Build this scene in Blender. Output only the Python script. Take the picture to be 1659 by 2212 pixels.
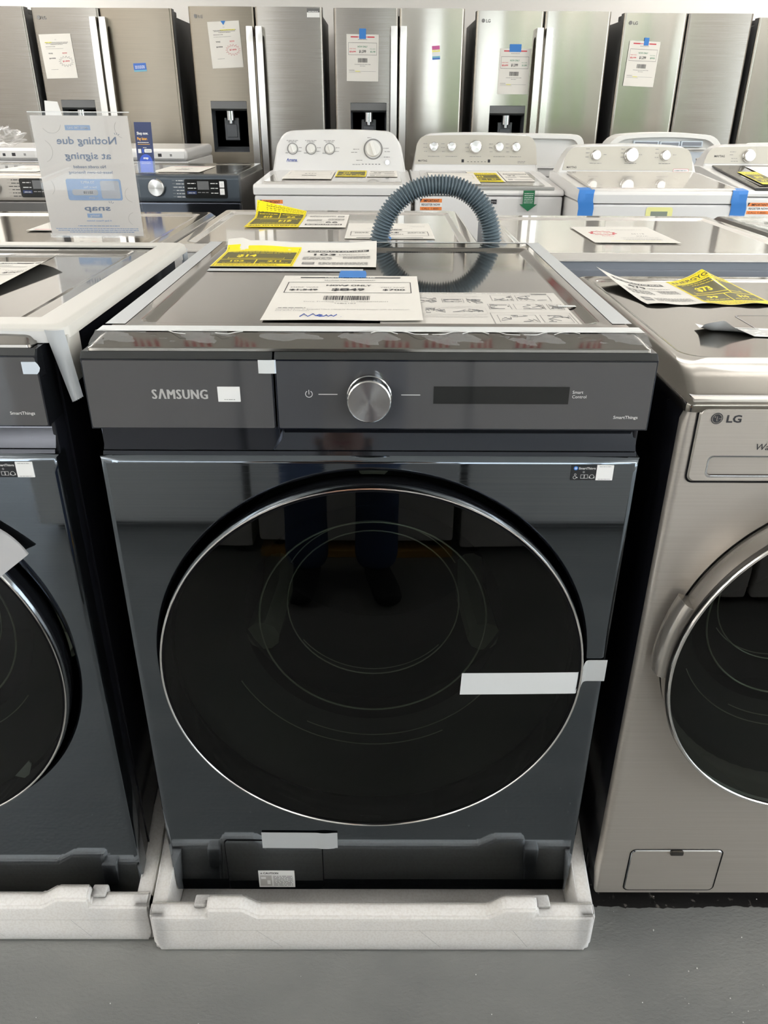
import bpy, bmesh, math, random
from mathutils import Matrix, Vector
from math import pi, sin, cos, tan, radians, sqrt, atan2

random.seed(7)
SC = bpy.context.scene
COL = SC.collection
for o in list(bpy.data.objects):
    bpy.data.objects.remove(o)

# ------------------------------------------------------------------ camera
cam_d = bpy.data.cameras.new('camera')
cam = bpy.data.objects.new('camera', cam_d); COL.objects.link(cam)
PITCH, YAW, ROLL = radians(27.366), radians(0.271), radians(0.320)
CAM = Vector((0.0137, -0.907, 1.265))
_f = Vector((sin(YAW)*cos(PITCH), cos(YAW)*cos(PITCH), -sin(PITCH)))
_r = Vector((cos(YAW), -sin(YAW), 0)); _u = _r.cross(_f)
R_, U_ = cos(ROLL)*_r + sin(ROLL)*_u, -sin(ROLL)*_r + cos(ROLL)*_u
cam.matrix_world = Matrix(((R_.x, U_.x, -_f.x, CAM.x), (R_.y, U_.y, -_f.y, CAM.y), (R_.z, U_.z, -_f.z, CAM.z), (0, 0, 0, 1)))
cam_d.sensor_fit = 'VERTICAL'; cam_d.sensor_height = 24.0
cam_d.lens = 1685.0/2212.0*24.0
cam_d.clip_start = 0.02; cam_d.clip_end = 200
SC.camera = cam

# ------------------------------------------------------------------ world, exposure
SC.view_settings.view_transform = 'Standard'; SC.view_settings.look = 'None'
SC.view_settings.gamma = 1.0; SC.view_settings.use_curve_mapping = False
SC.view_settings.exposure = EXPOSURE = -0.27
W = bpy.data.worlds.new('sky'); SC.world = W; W.use_nodes = True
_bg = W.node_tree.nodes['Background']
_bg.inputs[0].default_value = (0.85, 0.92, 1.0, 1); _bg.inputs[1].default_value = SKY = 10.0
SC.cycles.use_denoising = True
SC.cycles.max_bounces = 10; SC.cycles.diffuse_bounces = 5; SC.cycles.glossy_bounces = 6
SC.cycles.transparent_max_bounces = 16; SC.cycles.transmission_bounces = 6
SC.cycles.sample_clamp_indirect = 6.0
SC.cycles.caustics_reflective = False; SC.cycles.caustics_refractive = False
LAMP = 10.0

# ------------------------------------------------------------------ materials
def lin(c):
    c = c/255.0
    return c/12.92 if c <= 0.04045 else ((c+0.055)/1.055)**2.4
def rgb(r, g, b): return (lin(r), lin(g), lin(b), 1.0)
MATS = {}
def mat(name, col=(200, 200, 200), rough=0.5, metal=0.0, spec=0.5, coat=0.0, coat_rough=0.05, emit=None, es=1.0, aniso=0.0, axis='Z', noise=None, bump=None, rvar=None, sss=0):
    """noise=(scale xyz, other colour, lo, hi, detail); bump=(scale xyz, strength, distance); rvar=(scale xyz, r0, r1)"""
    m = bpy.data.materials.new(name); m.use_nodes = True
    nt = m.node_tree; b = nt.nodes['Principled BSDF']
    c = rgb(*col) if max(col) > 1.001 else (col[0], col[1], col[2], 1)
    b.inputs['Base Color'].default_value = c
    b.inputs['Roughness'].default_value = rough; b.inputs['Metallic'].default_value = metal
    b.inputs['Specular IOR Level'].default_value = spec
    b.inputs['Coat Weight'].default_value = coat; b.inputs['Coat Roughness'].default_value = coat_rough
    if sss: b.inputs['Subsurface Weight'].default_value = sss; b.inputs['Subsurface Radius'].default_value = (1, 1, 1); b.inputs['Subsurface Scale'].default_value = .035
    if aniso:
        b.inputs['Anisotropic'].default_value = aniso
        t = nt.nodes.new('ShaderNodeTangent'); t.direction_type = 'RADIAL'; t.axis = axis
        nt.links.new(t.outputs[0], b.inputs['Tangent']); b.inputs['Anisotropic Rotation'].default_value = .25
    if emit:
        b.inputs['Emission Color'].default_value = rgb(*emit); b.inputs['Emission Strength'].default_value = es
    tc = None
    def mapped(scale):
        nonlocal tc
        if tc is None: tc = nt.nodes.new('ShaderNodeTexCoord')
        mp = nt.nodes.new('ShaderNodeMapping'); mp.inputs['Scale'].default_value = scale
        nt.links.new(tc.outputs['Object'], mp.inputs[0]); return mp
    def noise_node(scale, detail=3):
        mp = mapped(scale); n = nt.nodes.new('ShaderNodeTexNoise')
        n.inputs['Scale'].default_value = 1.0; n.inputs['Detail'].default_value = detail
        nt.links.new(mp.outputs[0], n.inputs['Vector']); return n
    if noise:
        sc, col2, lo, hi, det = noise
        n = noise_node(sc, det); r = nt.nodes.new('ShaderNodeValToRGB')
        r.color_ramp.elements[0].position = lo; r.color_ramp.elements[1].position = hi
        r.color_ramp.elements[0].color = c; r.color_ramp.elements[1].color = rgb(*col2) if max(col2) > 1.001 else (*col2, 1)
        nt.links.new(n.outputs[0], r.inputs[0]); nt.links.new(r.outputs[0], b.inputs['Base Color'])
    if rvar:
        n = noise_node(rvar[0], 2); r = nt.nodes.new('ShaderNodeMapRange')
        r.inputs['From Min'].default_value = 0.3; r.inputs['From Max'].default_value = 0.7
        r.inputs['To Min'].default_value = rvar[1]; r.inputs['To Max'].default_value = rvar[2]
        nt.links.new(n.outputs[0], r.inputs['Value']); nt.links.new(r.outputs[0], b.inputs['Roughness'])
    if bump:
        n = noise_node(bump[0], bump[3] if len(bump) > 3 else 3); bp = nt.nodes.new('ShaderNodeBump')
        bp.inputs['Strength'].default_value = bump[1]; bp.inputs['Distance'].default_value = bump[2]
        nt.links.new(n.outputs[0], bp.inputs['Height']); nt.links.new(bp.outputs[0], b.inputs['Normal'])
        if coat: nt.links.new(bp.outputs[0], b.inputs['Coat Normal'])
    MATS[name] = m
    return m
def clear_mat(name, tint, refl_col=(1, 1, 1), ior=1.5, rough=0.0, extra=0.0):
    """thin clear sheet: tinted see-through plus Fresnel reflection"""
    m = bpy.data.materials.new(name); m.use_nodes = True; nt = m.node_tree
    nt.nodes.remove(nt.nodes['Principled BSDF']); out = nt.nodes['Material Output']
    tr = nt.nodes.new('ShaderNodeBsdfTransparent'); tr.inputs[0].default_value = (*tint, 1)
    gl = nt.nodes.new('ShaderNodeBsdfGlossy'); gl.inputs['Color'].default_value = (*refl_col, 1); gl.inputs['Roughness'].default_value = rough
    f0 = ((ior-1)/(ior+1))**2; lw = nt.nodes.new('ShaderNodeLayerWeight'); lw.inputs[0].default_value = .5      # Schlick, the same from both sides
    pw = nt.nodes.new('ShaderNodeMath'); pw.operation = 'POWER'; pw.inputs[1].default_value = 5; nt.links.new(lw.outputs['Facing'], pw.inputs[0])
    fr = nt.nodes.new('ShaderNodeMath'); fr.operation = 'MULTIPLY_ADD'; fr.inputs[1].default_value = 1-f0; fr.inputs[2].default_value = f0; nt.links.new(pw.outputs[0], fr.inputs[0])
    mx = nt.nodes.new('ShaderNodeMixShader')
    nt.links.new(fr.outputs[0], mx.inputs[0]); nt.links.new(tr.outputs[0], mx.inputs[1]); nt.links.new(gl.outputs[0], mx.inputs[2])
    last = mx
    if extra:
        df = nt.nodes.new('ShaderNodeBsdfDiffuse'); df.inputs[0].default_value = (0.85, 0.86, 0.86, 1)
        m2 = nt.nodes.new('ShaderNodeMixShader'); m2.inputs[0].default_value = extra
        nt.links.new(mx.outputs[0], m2.inputs[1]); nt.links.new(df.outputs[0], m2.inputs[2]); last = m2
    nt.links.new(last.outputs[0], out.inputs[0]); MATS[name] = m
    return m
def M(n): return MATS[n]

# ------------------------------------------------------------------ mesh builder
ID = Matrix.Identity(4)
def frame(o, u, v, n=None):
    """matrix taking local (x along u, y along v, z along the normal) to the outer space"""
    u = Vector(u).normalized(); v = Vector(v); n = u.cross(v).normalized() if n is None else Vector(n).normalized(); v = n.cross(u).normalized()
    return Matrix(((u.x, v.x, n.x, o[0]), (u.y, v.y, n.y, o[1]), (u.z, v.z, n.z, o[2]), (0, 0, 0, 1)))
def front(x, y, z): return frame((x, y, z), (1, 0, 0), (0, 0, 1), (0, -1, 0))     # a face looking at -Y
def topf(x, y, z, rot=0.0): return frame((x, y, z), (cos(rot), sin(rot), 0), (-sin(rot), cos(rot), 0), (0, 0, 1))
_txt = {}
def text_mesh(s, bold):
    k = (s, bold)
    if k not in _txt:
        cu = bpy.data.curves.new('t', 'FONT'); cu.body = s; cu.resolution_u = 2; cu.size = 1.0; cu.offset = bold
        ob = bpy.data.objects.new('t', cu); COL.objects.link(ob)
        me = bpy.data.meshes.new_from_object(ob)
        vs = [v.co.copy() for v in me.vertices]; fs = [tuple(p.vertices) for p in me.polygons]
        bpy.data.objects.remove(ob); bpy.data.curves.remove(cu); bpy.data.meshes.remove(me)
        _txt[k] = (vs, fs)
    return _txt[k]
class MB:
    def __init__(s, fine=0): s.fine = fine; s.v = []; s.f = []; s.m = []; s.mats = []; s.sm = []
    def mi(s, m):
        if m not in s.mats: s.mats.append(m)
        return s.mats.index(m)
    def add(s, vs, fs, m, T=ID, smooth=True):
        k = len(s.v); i = s.mi(m); flip = T.to_3x3().determinant() < 0
        s.v += [T @ Vector(p) for p in vs]
        for f in fs:
            f = [k+a for a in f]
            s.f.append(f[::-1] if flip else f); s.m.append(i); s.sm.append(smooth)
        return s
    def bm(s, bm, m, T=ID):
        bmesh.ops.recalc_face_normals(bm, faces=bm.faces)
        bm.verts.index_update(); s.add([v.co for v in bm.verts], [[v.index for v in f.verts] for f in bm.faces], m, T); bm.free(); return s
    def box(s, x0, x1, y0, y1, z0, z1, m, r=0.0, seg=2, T=ID, axis=None):
        bm = bmesh.new(); bmesh.ops.create_cube(bm, size=1)
        for v in bm.verts: v.co = Vector(((x0+x1)/2+v.co.x*(x1-x0), (y0+y1)/2+v.co.y*(y1-y0), (z0+z1)/2+v.co.z*(z1-z0)))
        if r:
            es = [e for e in bm.edges if axis is None or abs((e.verts[0].co-e.verts[1].co).normalized()['xyz'.index(axis)]) > .9]
            bmesh.ops.bevel(bm, geom=es, offset=min(r, .49*min(x1-x0, y1-y0, z1-z0)) if axis is None else r, segments=seg, affect='EDGES', profile=0.5)
        return s.bm(bm, m, T)
    def prism(s, poly, a0, a1, m, axis='y', r=0.0, seg=2, T=ID):
        """poly in the plane across axis: x:(y,z) y:(x,z) z:(x,y)"""
        P = {'x': lambda p, a: (a, p[0], p[1]), 'y': lambda p, a: (p[0], a, p[1]), 'z': lambda p, a: (p[0], p[1], a)}[axis]
        bm = bmesh.new(); A = [bm.verts.new(P(p, a0)) for p in poly]; B = [bm.verts.new(P(p, a1)) for p in poly]
        n = len(poly); bm.faces.new(A); bm.faces.new(B[::-1])
        for i in range(n): bm.faces.new((A[i], B[i], B[(i+1) % n], A[(i+1) % n]))
        if r:
            es = [e for f in bm.faces if len(f.verts) == n for e in f.edges]
            es = list({e for f in list(bm.faces)[:2] for e in f.edges})
            bmesh.ops.bevel(bm, geom=es, offset=r, segments=seg, affect='EDGES', profile=0.5)
        return s.bm(bm, m, T)
    def lathe(s, prof, m, n=48, T=ID, mats=None):
        """profile (r, h) about local z"""
        vs = []; fs = []
        for (r, h) in prof: vs += [(r*cos(2*pi*i/n), r*sin(2*pi*i/n), h) for i in range(n)]
        for j in range(len(prof)-1):
            for i in range(n):
                a, b = j*n+i, j*n+(i+1) % n
                fs.append((a, b, b+n, a+n))
        if prof[0][0] > 1e-6 and mats == 'capped': fs.append(list(range(n))[::-1])
        if prof[-1][0] > 1e-6 and mats == 'capped': fs.append([(len(prof)-1)*n+i for i in range(n)])
        bm = bmesh.new(); V = [bm.verts.new(p) for p in vs]
        for f in fs: bm.faces.new([V[i] for i in f])
        bmesh.ops.remove_doubles(bm, verts=bm.verts, dist=1e-6)
        return s.bm(bm, m, T)
    def cyl(s, r, h0, h1, m, n=32, T=ID, b=0.0):
        pr = [(0, h0), (r, h0), (r, h1), (0, h1)] if not b else [(0, h0), (r, h0), (r, h1-b), (r-b, h1), (0, h1)]
        return s.lathe(pr, m, n, T)
    def tube(s, pts, rad, m, n=10, T=ID, radii=None, closed=False):
        pts = [Vector(p) for p in pts]; vs = []; fs = []; prev = None
        for i, p in enumerate(pts):
            d = (pts[(i+1) % len(pts)] if closed else pts[min(i+1, len(pts)-1)])-(pts[i-1] if (closed or i) else pts[0]); d.normalize()
            if prev is None: a = d.orthogonal().normalized()
            else: a = (prev-d*prev.dot(d)).normalized()
            prev = a; b = d.cross(a); rr = radii[i] if radii else rad
            vs += [p+(a*cos(2*pi*k/n)+b*sin(2*pi*k/n))*rr for k in range(n)]
        L = len(pts)
        for i in range(L if closed else L-1):
            for k in range(n):
                a0, a1 = i*n+k, i*n+(k+1) % n; b0, b1 = ((i+1) % L)*n+k, ((i+1) % L)*n+(k+1) % n
                fs.append((a0, a1, b1, b0))
        if not closed: fs += [list(range(n))[::-1], [(L-1)*n+k for k in range(n)]]
        return s.add(vs, fs, m, T)
    def grid(s, fn, nu, nv, m, T=ID, smooth=True):
        vs = [fn(i/nu, j/nv) for j in range(nv+1) for i in range(nu+1)]
        fs = [(j*(nu+1)+i, j*(nu+1)+i+1, (j+1)*(nu+1)+i+1, (j+1)*(nu+1)+i) for j in range(nv) for i in range(nu)]
        return s.add(vs, fs, m, T, smooth)
    def rect(s, x0, x1, y0, y1, m, T=ID, z=0.0, n=1):
        k = 1
        if s.fine: A = T.to_3x3(); n = max(n, int((A @ Vector((x1-x0, 0, 0))).length/s.fine)+1); k = int((A @ Vector((0, y1-y0, 0))).length/s.fine)+1
        return s.grid(lambda u, v: (x0+(x1-x0)*u, y0+(y1-y0)*v, z), n, k, m, T, False)
    def rrect(s, x0, x1, y0, y1, r, m, T=ID, z=0.0):
        return s.add([(a, b, z) for a, b in rr_poly(x0, x1, y0, y1, r)], [list(range(4*6))], m, T, False)
    def frame_line(s, x0, x1, y0, y1, w, m, T=ID, z=0.0):
        for a in ((x0, x1, y0, y0+w), (x0, x1, y1-w, y1), (x0, x0+w, y0, y1), (x1-w, x1, y0, y1)): s.rect(*a, m, T, z)
        return s
    def disc(s, x, y, r, m, T=ID, z=0.0, n=20, r0=0.0):
        if not r0: return s.add([(x+r*cos(2*pi*i/n), y+r*sin(2*pi*i/n), z) for i in range(n)], [list(range(n))], m, T, False)
        vs = [(x+q*cos(2*pi*i/n), y+q*sin(2*pi*i/n), z) for q in (r0, r) for i in range(n)]
        return s.add(vs, [(i, n+i, n+(i+1) % n, (i+1) % n) for i in range(n)], m, T, False)
    def text(s, t, x, y, h, m, T=ID, z=0.0, w=None, al='l', bold=0.0, shear=0.0):
        """capital height h, left/centre/right at x, base line y; w fits the width"""
        vs, fs = text_mesh(t, bold)
        if not vs: return s
        x0 = min(v.x for v in vs); x1 = max(v.x for v in vs); k = h/0.729; kx = w/(x1-x0) if w else k
        off = {'l': x-x0*kx, 'c': x-(x0+x1)/2*kx, 'r': x-x1*kx}[al]
        return s.add([(off+v.x*kx+shear*v.y*k, y+v.y*k, z) for v in vs], fs, m, T, False)
    def spaced(s, t, x0, x1, y, h, m, T=ID, z=0.0, gap=.1, bold=.03):
        """heavy capitals set one by one, gap in capital heights"""
        ws = []
        for c in t: vs, _ = text_mesh(c, bold); ws.append((max(v.x for v in vs)-min(v.x for v in vs))/.729*h)
        k = (x1-x0)/(sum(ws)+gap*h*(len(t)-1)); x = x0
        for c, w in zip(t, ws): s.text(c, x, y, h, m, T, z, w=w*k, bold=bold); x += (w+gap*h)*k
        return s
    def words(s, x0, x1, y, h, m, T=ID, z=0.0, seed=0):
        """a line of print too small to read: little bars the lengths of words"""
        rd = random.Random(seed*991+int(x0*9999)+int(y*99999)); x = x0; a = abs(x1-x0)
        while x < x1-0.02*a:
            w = min(x1-x, h*rd.uniform(1.2, 4.5)); s.rect(x, x+w, y, y+h*0.62, m, T, z); x += w+h*0.6
        return s
    def barcode(s, x0, x1, y0, y1, m, T=ID, z=0.0):
        rd = random.Random(3); x = x0; u = (x1-x0)/62.0
        while x < x1-u:
            w = u*rd.choice((.7, .7, 1.1, 1.6)); s.rect(x, min(x+w, x1), y0, y1, m, T, z); x += w+u*rd.choice((.6, .8, 1.2))
        return s
    def warp(s, fn, i0=0):
        for i in range(i0, len(s.v)): s.v[i] = Vector(fn(s.v[i]))
        return s
    def build(s, name, parent=None, label=None, loc=None, ang=35):
        me = bpy.data.meshes.new(name); me.from_pydata([tuple(v) for v in s.v], [], s.f)
        for m in s.mats: me.materials.append(M(m))
        me.polygons.foreach_set('material_index', s.m); me.polygons.foreach_set('use_smooth', s.sm)
        me.update(); me.set_sharp_from_angle(angle=radians(ang))
        ob = bpy.data.objects.new(name, me); COL.objects.link(ob)
        wn = ob.modifiers.new('weighted_normals', 'WEIGHTED_NORMAL'); wn.keep_sharp = True; wn.weight = 80
        if parent is not None: ob.parent = parent
        if label: ob['label'] = label
        if loc is not None: ob.location = loc
        return ob
def rr_poly(x0, x1, y0, y1, r, n=5):
    P = []
    for cx, cy, a in ((x1-r, y1-r, 0), (x0+r, y1-r, 90), (x0+r, y0+r, 180), (x1-r, y0+r, 270)):
        P += [(cx+r*cos(radians(a+90*i/n)), cy+r*sin(radians(a+90*i/n))) for i in range(n+1)]
    return P
def tag(o, label, cat, group=None):
    o['label'] = label; o['category'] = cat
    if group: o['group'] = group
    return o
def thing(name, label, cat, loc=(0, 0, 0), rz=0.0, group=None):
    o = bpy.data.objects.new(name, None); COL.objects.link(o); o.empty_display_size = .1
    o.location = loc; o.rotation_euler = (0, 0, rz); return tag(o, label, cat, group)
def struct(o): o['kind'] = 'structure'; return o
def copy_tree(o, parent=None, skip=()):
    c = o.copy(); COL.objects.link(c)
    if parent is not None: c.parent = parent
    for ch in [x for x in bpy.data.objects if x.parent == o and x.name.split('.')[0] not in skip]: copy_tree(ch, c, skip)
    return c
def dup(o, label, loc, rz=0.0, group=None, skip=()):
    c = copy_tree(o, None, skip); c.location = loc; c.rotation_euler = (0, 0, rz); c['label'] = label
    if group: c['group'] = group
    return c
# ------------------------------------------------------------------ the materials of the place
def _through(m, k):
    """thin paper: part of the light passes through"""
    nt = m.node_tree; b = nt.nodes['Principled BSDF']; t = nt.nodes.new('ShaderNodeBsdfTranslucent'); t.inputs[0].default_value = b.inputs['Base Color'].default_value
    x = nt.nodes.new('ShaderNodeMixShader'); x.inputs[0].default_value = k; nt.links.new(b.outputs[0], x.inputs[1]); nt.links.new(t.outputs[0], x.inputs[2]); nt.links.new(x.outputs[0], nt.nodes['Material Output'].inputs[0])
mat('wall_paint', (231, 228, 223), .9, bump=((60, 60, 60), .08, .002))
mat('ceiling_paint', (244, 243, 241), .9)
mat('floor_paint', (130, 131, 129), .36, spec=.35, noise=((3, 5, 3), (115, 117, 116), .35, .7, 8), bump=((110, 190, 110), .8, .0016, 8))
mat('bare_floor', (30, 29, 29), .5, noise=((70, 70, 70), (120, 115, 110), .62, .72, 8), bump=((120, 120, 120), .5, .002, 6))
mat('lamp_diffuser', (255, 255, 255), .6, emit=(255, 251, 246), es=LAMP)
mat('lamp_frame', (235, 235, 235), .4)
mat('window_frame', (60, 60, 62), .4, metal=.6)
clear_mat('window_glass', (.93, .95, .94))
mat('asphalt', (120, 118, 112), .9)
mat('hedge', (58, 92, 40), .8, noise=((3, 3, 3), (110, 140, 70), .4, .6, 8))
mat('white_enamel', (218, 217, 215), .22, spec=.5, coat=.3)
mat('white_plastic', (224, 223, 219), .3, spec=.5)
mat('seam', (120, 120, 120), .7)
mat('foam', (241, 238, 233), .85, spec=.25, noise=((260, 260, 260), (234, 230, 224), .45, .6, 2), bump=((230, 230, 230), .12, .002, 2), sss=.85)
mat('navy_brushed', (.165, .185, .205), .05, metal=.975, noise=((3, 3, 700), (.150, .170, .190), .35, .65, 2), rvar=((4, 4, 600), .025, .07))
mat('navy_gloss', (.055, .060, .072), .06, metal=.85, spec=.5)
mat('panel_glass', (.068, .069, .072), .07, spec=.62, coat=.6, coat_rough=.02)
mat('panel_chamfer', (.11, .115, .12), .16, metal=1.0)
mat('display_glass', (.016, .017, .017), .08, spec=.45)
mat('cabinet_black', (.012, .013, .017), .14, spec=.4)
mat('black_rubber', (.012, .012, .013), .5, spec=.3)
mat('black_gap', (.004, .004, .005), .7, spec=.1)
mat('lid_gloss', (.265, .255, .235), .055, metal=.92, spec=.5)
mat('chrome', (.78, .77, .75), .12, metal=1.0)
mat('chrome_dark', (.45, .46, .47), .12, metal=1.0)
mat('spun_steel', (.56, .545, .52), .28, metal=1.0, aniso=.8, axis='Y')
mat('print_white', (205, 205, 203), .5)
mat('print_grey', (150, 150, 150), .5)
mat('silver_letters', (176, 175, 173), .35)
clear_mat('door_glass', (.29, .32, .29), refl_col=(1, 1, 1), ior=1.44)
clear_mat('clear_acrylic', (.985, .985, .985), ior=1.3)
clear_mat('clear_film', (.96, .96, .96), ior=1.4, rough=.12, extra=.06)
clear_mat('film_strip', (.90, .90, .90), ior=1.5, rough=.04, extra=.12)
mat('drum_dark', (.005, .0055, .005), .5, metal=0, spec=.2)
mat('drum_ring', (.42, .44, .36), .25, metal=.5)
mat('tape_white', (214, 217, 217), .38, spec=.5, bump=((60, 200, 60), .15, .001))
mat('tape_frost', (186, 190, 192), .35, spec=.5)
mat('tape_blue', (54, 122, 196), .6)
mat('tape_shiny', (220, 220, 218), .12, spec=.7)
mat('paper', (220, 217, 210), .75, spec=.2)
mat('paper_thin', (206, 203, 197), .75, spec=.2)
mat('ink', (42, 42, 46), .7)
mat('ink_grey', (132, 131, 130), .7)
mat('ink_pale', (186, 184, 180), .7)
mat('ink_red', (196, 52, 66), .7)
mat('ink_green', (50, 128, 92), .7)
mat('ink_blue', (60, 84, 160), .7)
mat('marker_yellow', (238, 232, 120), .7)
mat('yellow', (246, 224, 20), .55)
mat('yellow_dark', (88, 84, 40), .55)
mat('label_white', (232, 232, 230), .45)
mat('label_black', (30, 32, 35), .4)
mat('badge_blue', (52, 128, 214), .4)
mat('graphite_brushed', (.50, .465, .42), .30, metal=.6, aniso=.5, noise=((4, 4, 500), (.54, .505, .46), .3, .7, 2))
mat('graphite_smooth', (.44, .415, .38), .22, metal=.7)
mat('graphite_lid', (.20, .188, .165), .10, metal=.92)
mat('graphite_dark', (.13, .125, .12), .3, metal=1.0)
mat('steel_lid', (.56, .54, .50), .08, metal=.9)
mat('white_lid', (190, 186, 180), .12, spec=.8, coat=.8, coat_rough=.03)
mat('grey_back', (128, 133, 142), .5)
mat('hose_grey', (92, 106, 114), .45)
mat('fridge_steel', (.31, .29, .252), .17, metal=1.0, aniso=.65, noise=((3, 3, 260), (.325, .306, .268), .3, .7, 2), bump=((3.4, 1, .5), .4, .02, 1))
mat('fridge_warm_reflect', (.235, .208, .168), .34, metal=1.0, aniso=.4, noise=((3, 3, 260), (.255, .226, .182), .3, .7, 2), bump=((3.0, 1, .35), .15, .02, 1))  # door steel with the beige of the mirrored room put into its colour
mat('fridge_dark_reflect', (.235, .216, .19), .26, metal=1.0, aniso=.5, noise=((3, 3, 260), (.275, .26, .235), .3, .7, 2), bump=((2.4, 1, .3), .15, .02, 1))  # same steel, colour darkened for doors that mirror less light
mat('handle_steel', (.66, .64, .61), .26, metal=1.0)
mat('fridge_side', (92, 92, 92), .5, spec=.4)
mat('fridge_side_dark', (56, 55, 54), .5, spec=.4)
mat('dispenser_dark', (74, 77, 81), .35)
mat('dispenser_grey', (98, 99, 99), .35)
mat('slate', (70, 78, 86), .30, spec=.5, metal=.3)
mat('slate_side', (88, 86, 84), .35, metal=.5)
mat('slate_lid', (112, 112, 108), .14, metal=.7)
mat('silver_paint', (172, 166, 158), .34, metal=.5)
mat('console_silver', (176, 171, 160), .38, metal=.35)
mat('console_white', (214, 213, 211), .25, spec=.5)
mat('glass_lid', (150, 150, 146), .10, spec=.7)
mat('dark_glass_lid', (50, 49, 47), .10, spec=.7)
mat('orange', (226, 128, 58), .55)
mat('green_tag', (22, 106, 66), .55)
mat('energy_pale', (224, 222, 150), .6)
mat('lcd', (128, 136, 124), .4)
mat('sign_paper', (238, 236, 233), .7); _through(M('sign_paper'), .5)
mat('sign_blue', (150, 174, 208), .7)
mat('sign_ink', (124, 138, 162), .7)
mat('sign_navy', (24, 44, 92), .4)
mat('sign_bright', (44, 84, 196), .4)
mat('sign_gold', (226, 166, 52), .4)
mat('sticker_blue', (62, 106, 188), .4)
mat('sticker_teal', (110, 170, 190), .4)
mat('sticker_pink', (196, 92, 150), .4)
mat('protector', (204, 202, 195), .45, spec=.4)
mat('protector_film', (206, 216, 226), .2, spec=.6)
mat('card_brown', (176, 138, 64), .8)
mat('flag_red', (190, 30, 44), .7); mat('flag_white', (232, 230, 226), .7); mat('flag_blue', (36, 54, 116), .7)
mat('string', (200, 196, 190), .8)
mat('grey_foam_sheet', (166, 166, 166), .8)
mat('skin', (196, 150, 122), .5); mat('jeans', (44, 62, 96), .85, bump=((300, 300, 300), .2, .001)); mat('shirt', (36, 40, 48), .85)
mat('shoe', (22, 22, 26), .6); mat('hair', (40, 30, 24), .7); mat('phone', (18, 18, 20), .2)
# ------------------------------------------------------------------ the room
XL, XR, YF, YB, ZC = -6.2, 6.4, -6.6, 5.98, 3.25
b = MB(); b.rect(XL, XR, YF, YB, 'floor_paint'); FL = struct(b.build('floor'))
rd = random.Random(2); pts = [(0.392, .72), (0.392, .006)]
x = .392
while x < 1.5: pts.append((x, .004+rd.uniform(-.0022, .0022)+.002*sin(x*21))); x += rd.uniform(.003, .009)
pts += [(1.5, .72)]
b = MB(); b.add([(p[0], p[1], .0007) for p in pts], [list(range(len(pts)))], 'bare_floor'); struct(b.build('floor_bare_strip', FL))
b = MB(); b.rect(XL, XR, YF, YB, 'ceiling_paint', frame((0, 0, ZC), (1, 0, 0), (0, -1, 0))); struct(b.build('ceiling'))
b = MB(); b.box(XL-.1, XR+.1, YB, YB+.1, 0, ZC, 'wall_paint'); struct(b.build('wall_back'))
b = MB(); b.box(XL-.1, XL, YF, YB, 0, ZC, 'wall_paint'); struct(b.build('wall_left'))
# right wall with one opening, shop front with four openings: daylight comes through both
def wall_open(name, u0, u1, opens, T, th=.12):
    b = MB(); us = sorted({u0, u1} | {o[0] for o in opens} | {o[1] for o in opens})
    zs = sorted({0, ZC} | {o[2] for o in opens} | {o[3] for o in opens})
    for i in range(len(us)-1):
        for j in range(len(zs)-1):
            um, zm = (us[i]+us[i+1])/2, (zs[j]+zs[j+1])/2
            if any(o[0] < um < o[1] and o[2] < zm < o[3] for o in opens): continue
            b.box(us[i], us[i+1], 0, th, zs[j], zs[j+1], 'wall_paint', T=T)
    return struct(b.build(name))
FRONT_OPEN = [(.75, 2.15, .12, 2.75), (2.25, 3.65, .12, 2.75), (3.75, 5.15, .12, 2.75), (-4.3, -3.0, .12, 2.75)]
RIGHT_OPEN = [(-5.2, -3.4, .3, 2.75), (-3.2, -1.4, .3, 2.75), (-1.2, .6, .3, 2.75)]
TF = Matrix.Translation((0, YF-.12, 0)); TR = Matrix.Translation((XR+.12, 0, 0)) @ Matrix.Rotation(pi/2, 4, 'Z')
wall_open('wall_front', XL, XR, FRONT_OPEN, TF)
wall_open('wall_right', YF, YB, RIGHT_OPEN, TR)
k = 0
for opens, T in ((FRONT_OPEN, TF), (RIGHT_OPEN, TR)):
    for (u0, u1, z0, z1) in opens:
        k += 1; b = MB(); b.rect(u0, u1, z0, z1, 'window_glass', T @ front(0, .06, 0)); w = struct(b.build('window_%d' % k))
        b = MB()
        for a in ((u0, u0+.05, z0, z1), (u1-.05, u1, z0, z1), (u0, u1, z0, z0+.05), (u0, u1, z1-.05, z1), (u0, u1, 2.15, 2.2)): b.box(a[0], a[1], .03, .09, a[2], a[3], 'window_frame', T=T)
        b.build('window_frame', w)
b = MB(); b.rect(-30, 30, -40, YF-.14, 'asphalt', z=-.06); b.rect(XR+.14, 30, YF-.14, 20, 'asphalt', z=-.06); struct(b.build('ground_outside'))
b = MB(); rd = random.Random(5)
for i in range(26):
    cx, cy, r = 4.2+i*.33+rd.uniform(-.2, .2), -17+rd.uniform(-1.2, 1.2), rd.uniform(1.0, 1.7)
    bm = bmesh.new(); bmesh.ops.create_icosphere(bm, subdivisions=3, radius=r)
    for v in bm.verts: v.co *= 1+.12*sin(v.co.x*7+i)*sin(v.co.y*9)*cos(v.co.z*8)
    b.bm(bm, 'hedge', Matrix.Translation((cx, cy, rd.uniform(.7, 1.9))))
h = b.build('hedge', label='green hedge outside the shop windows'); h['kind'] = 'stuff'; h['category'] = 'hedge'
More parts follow.
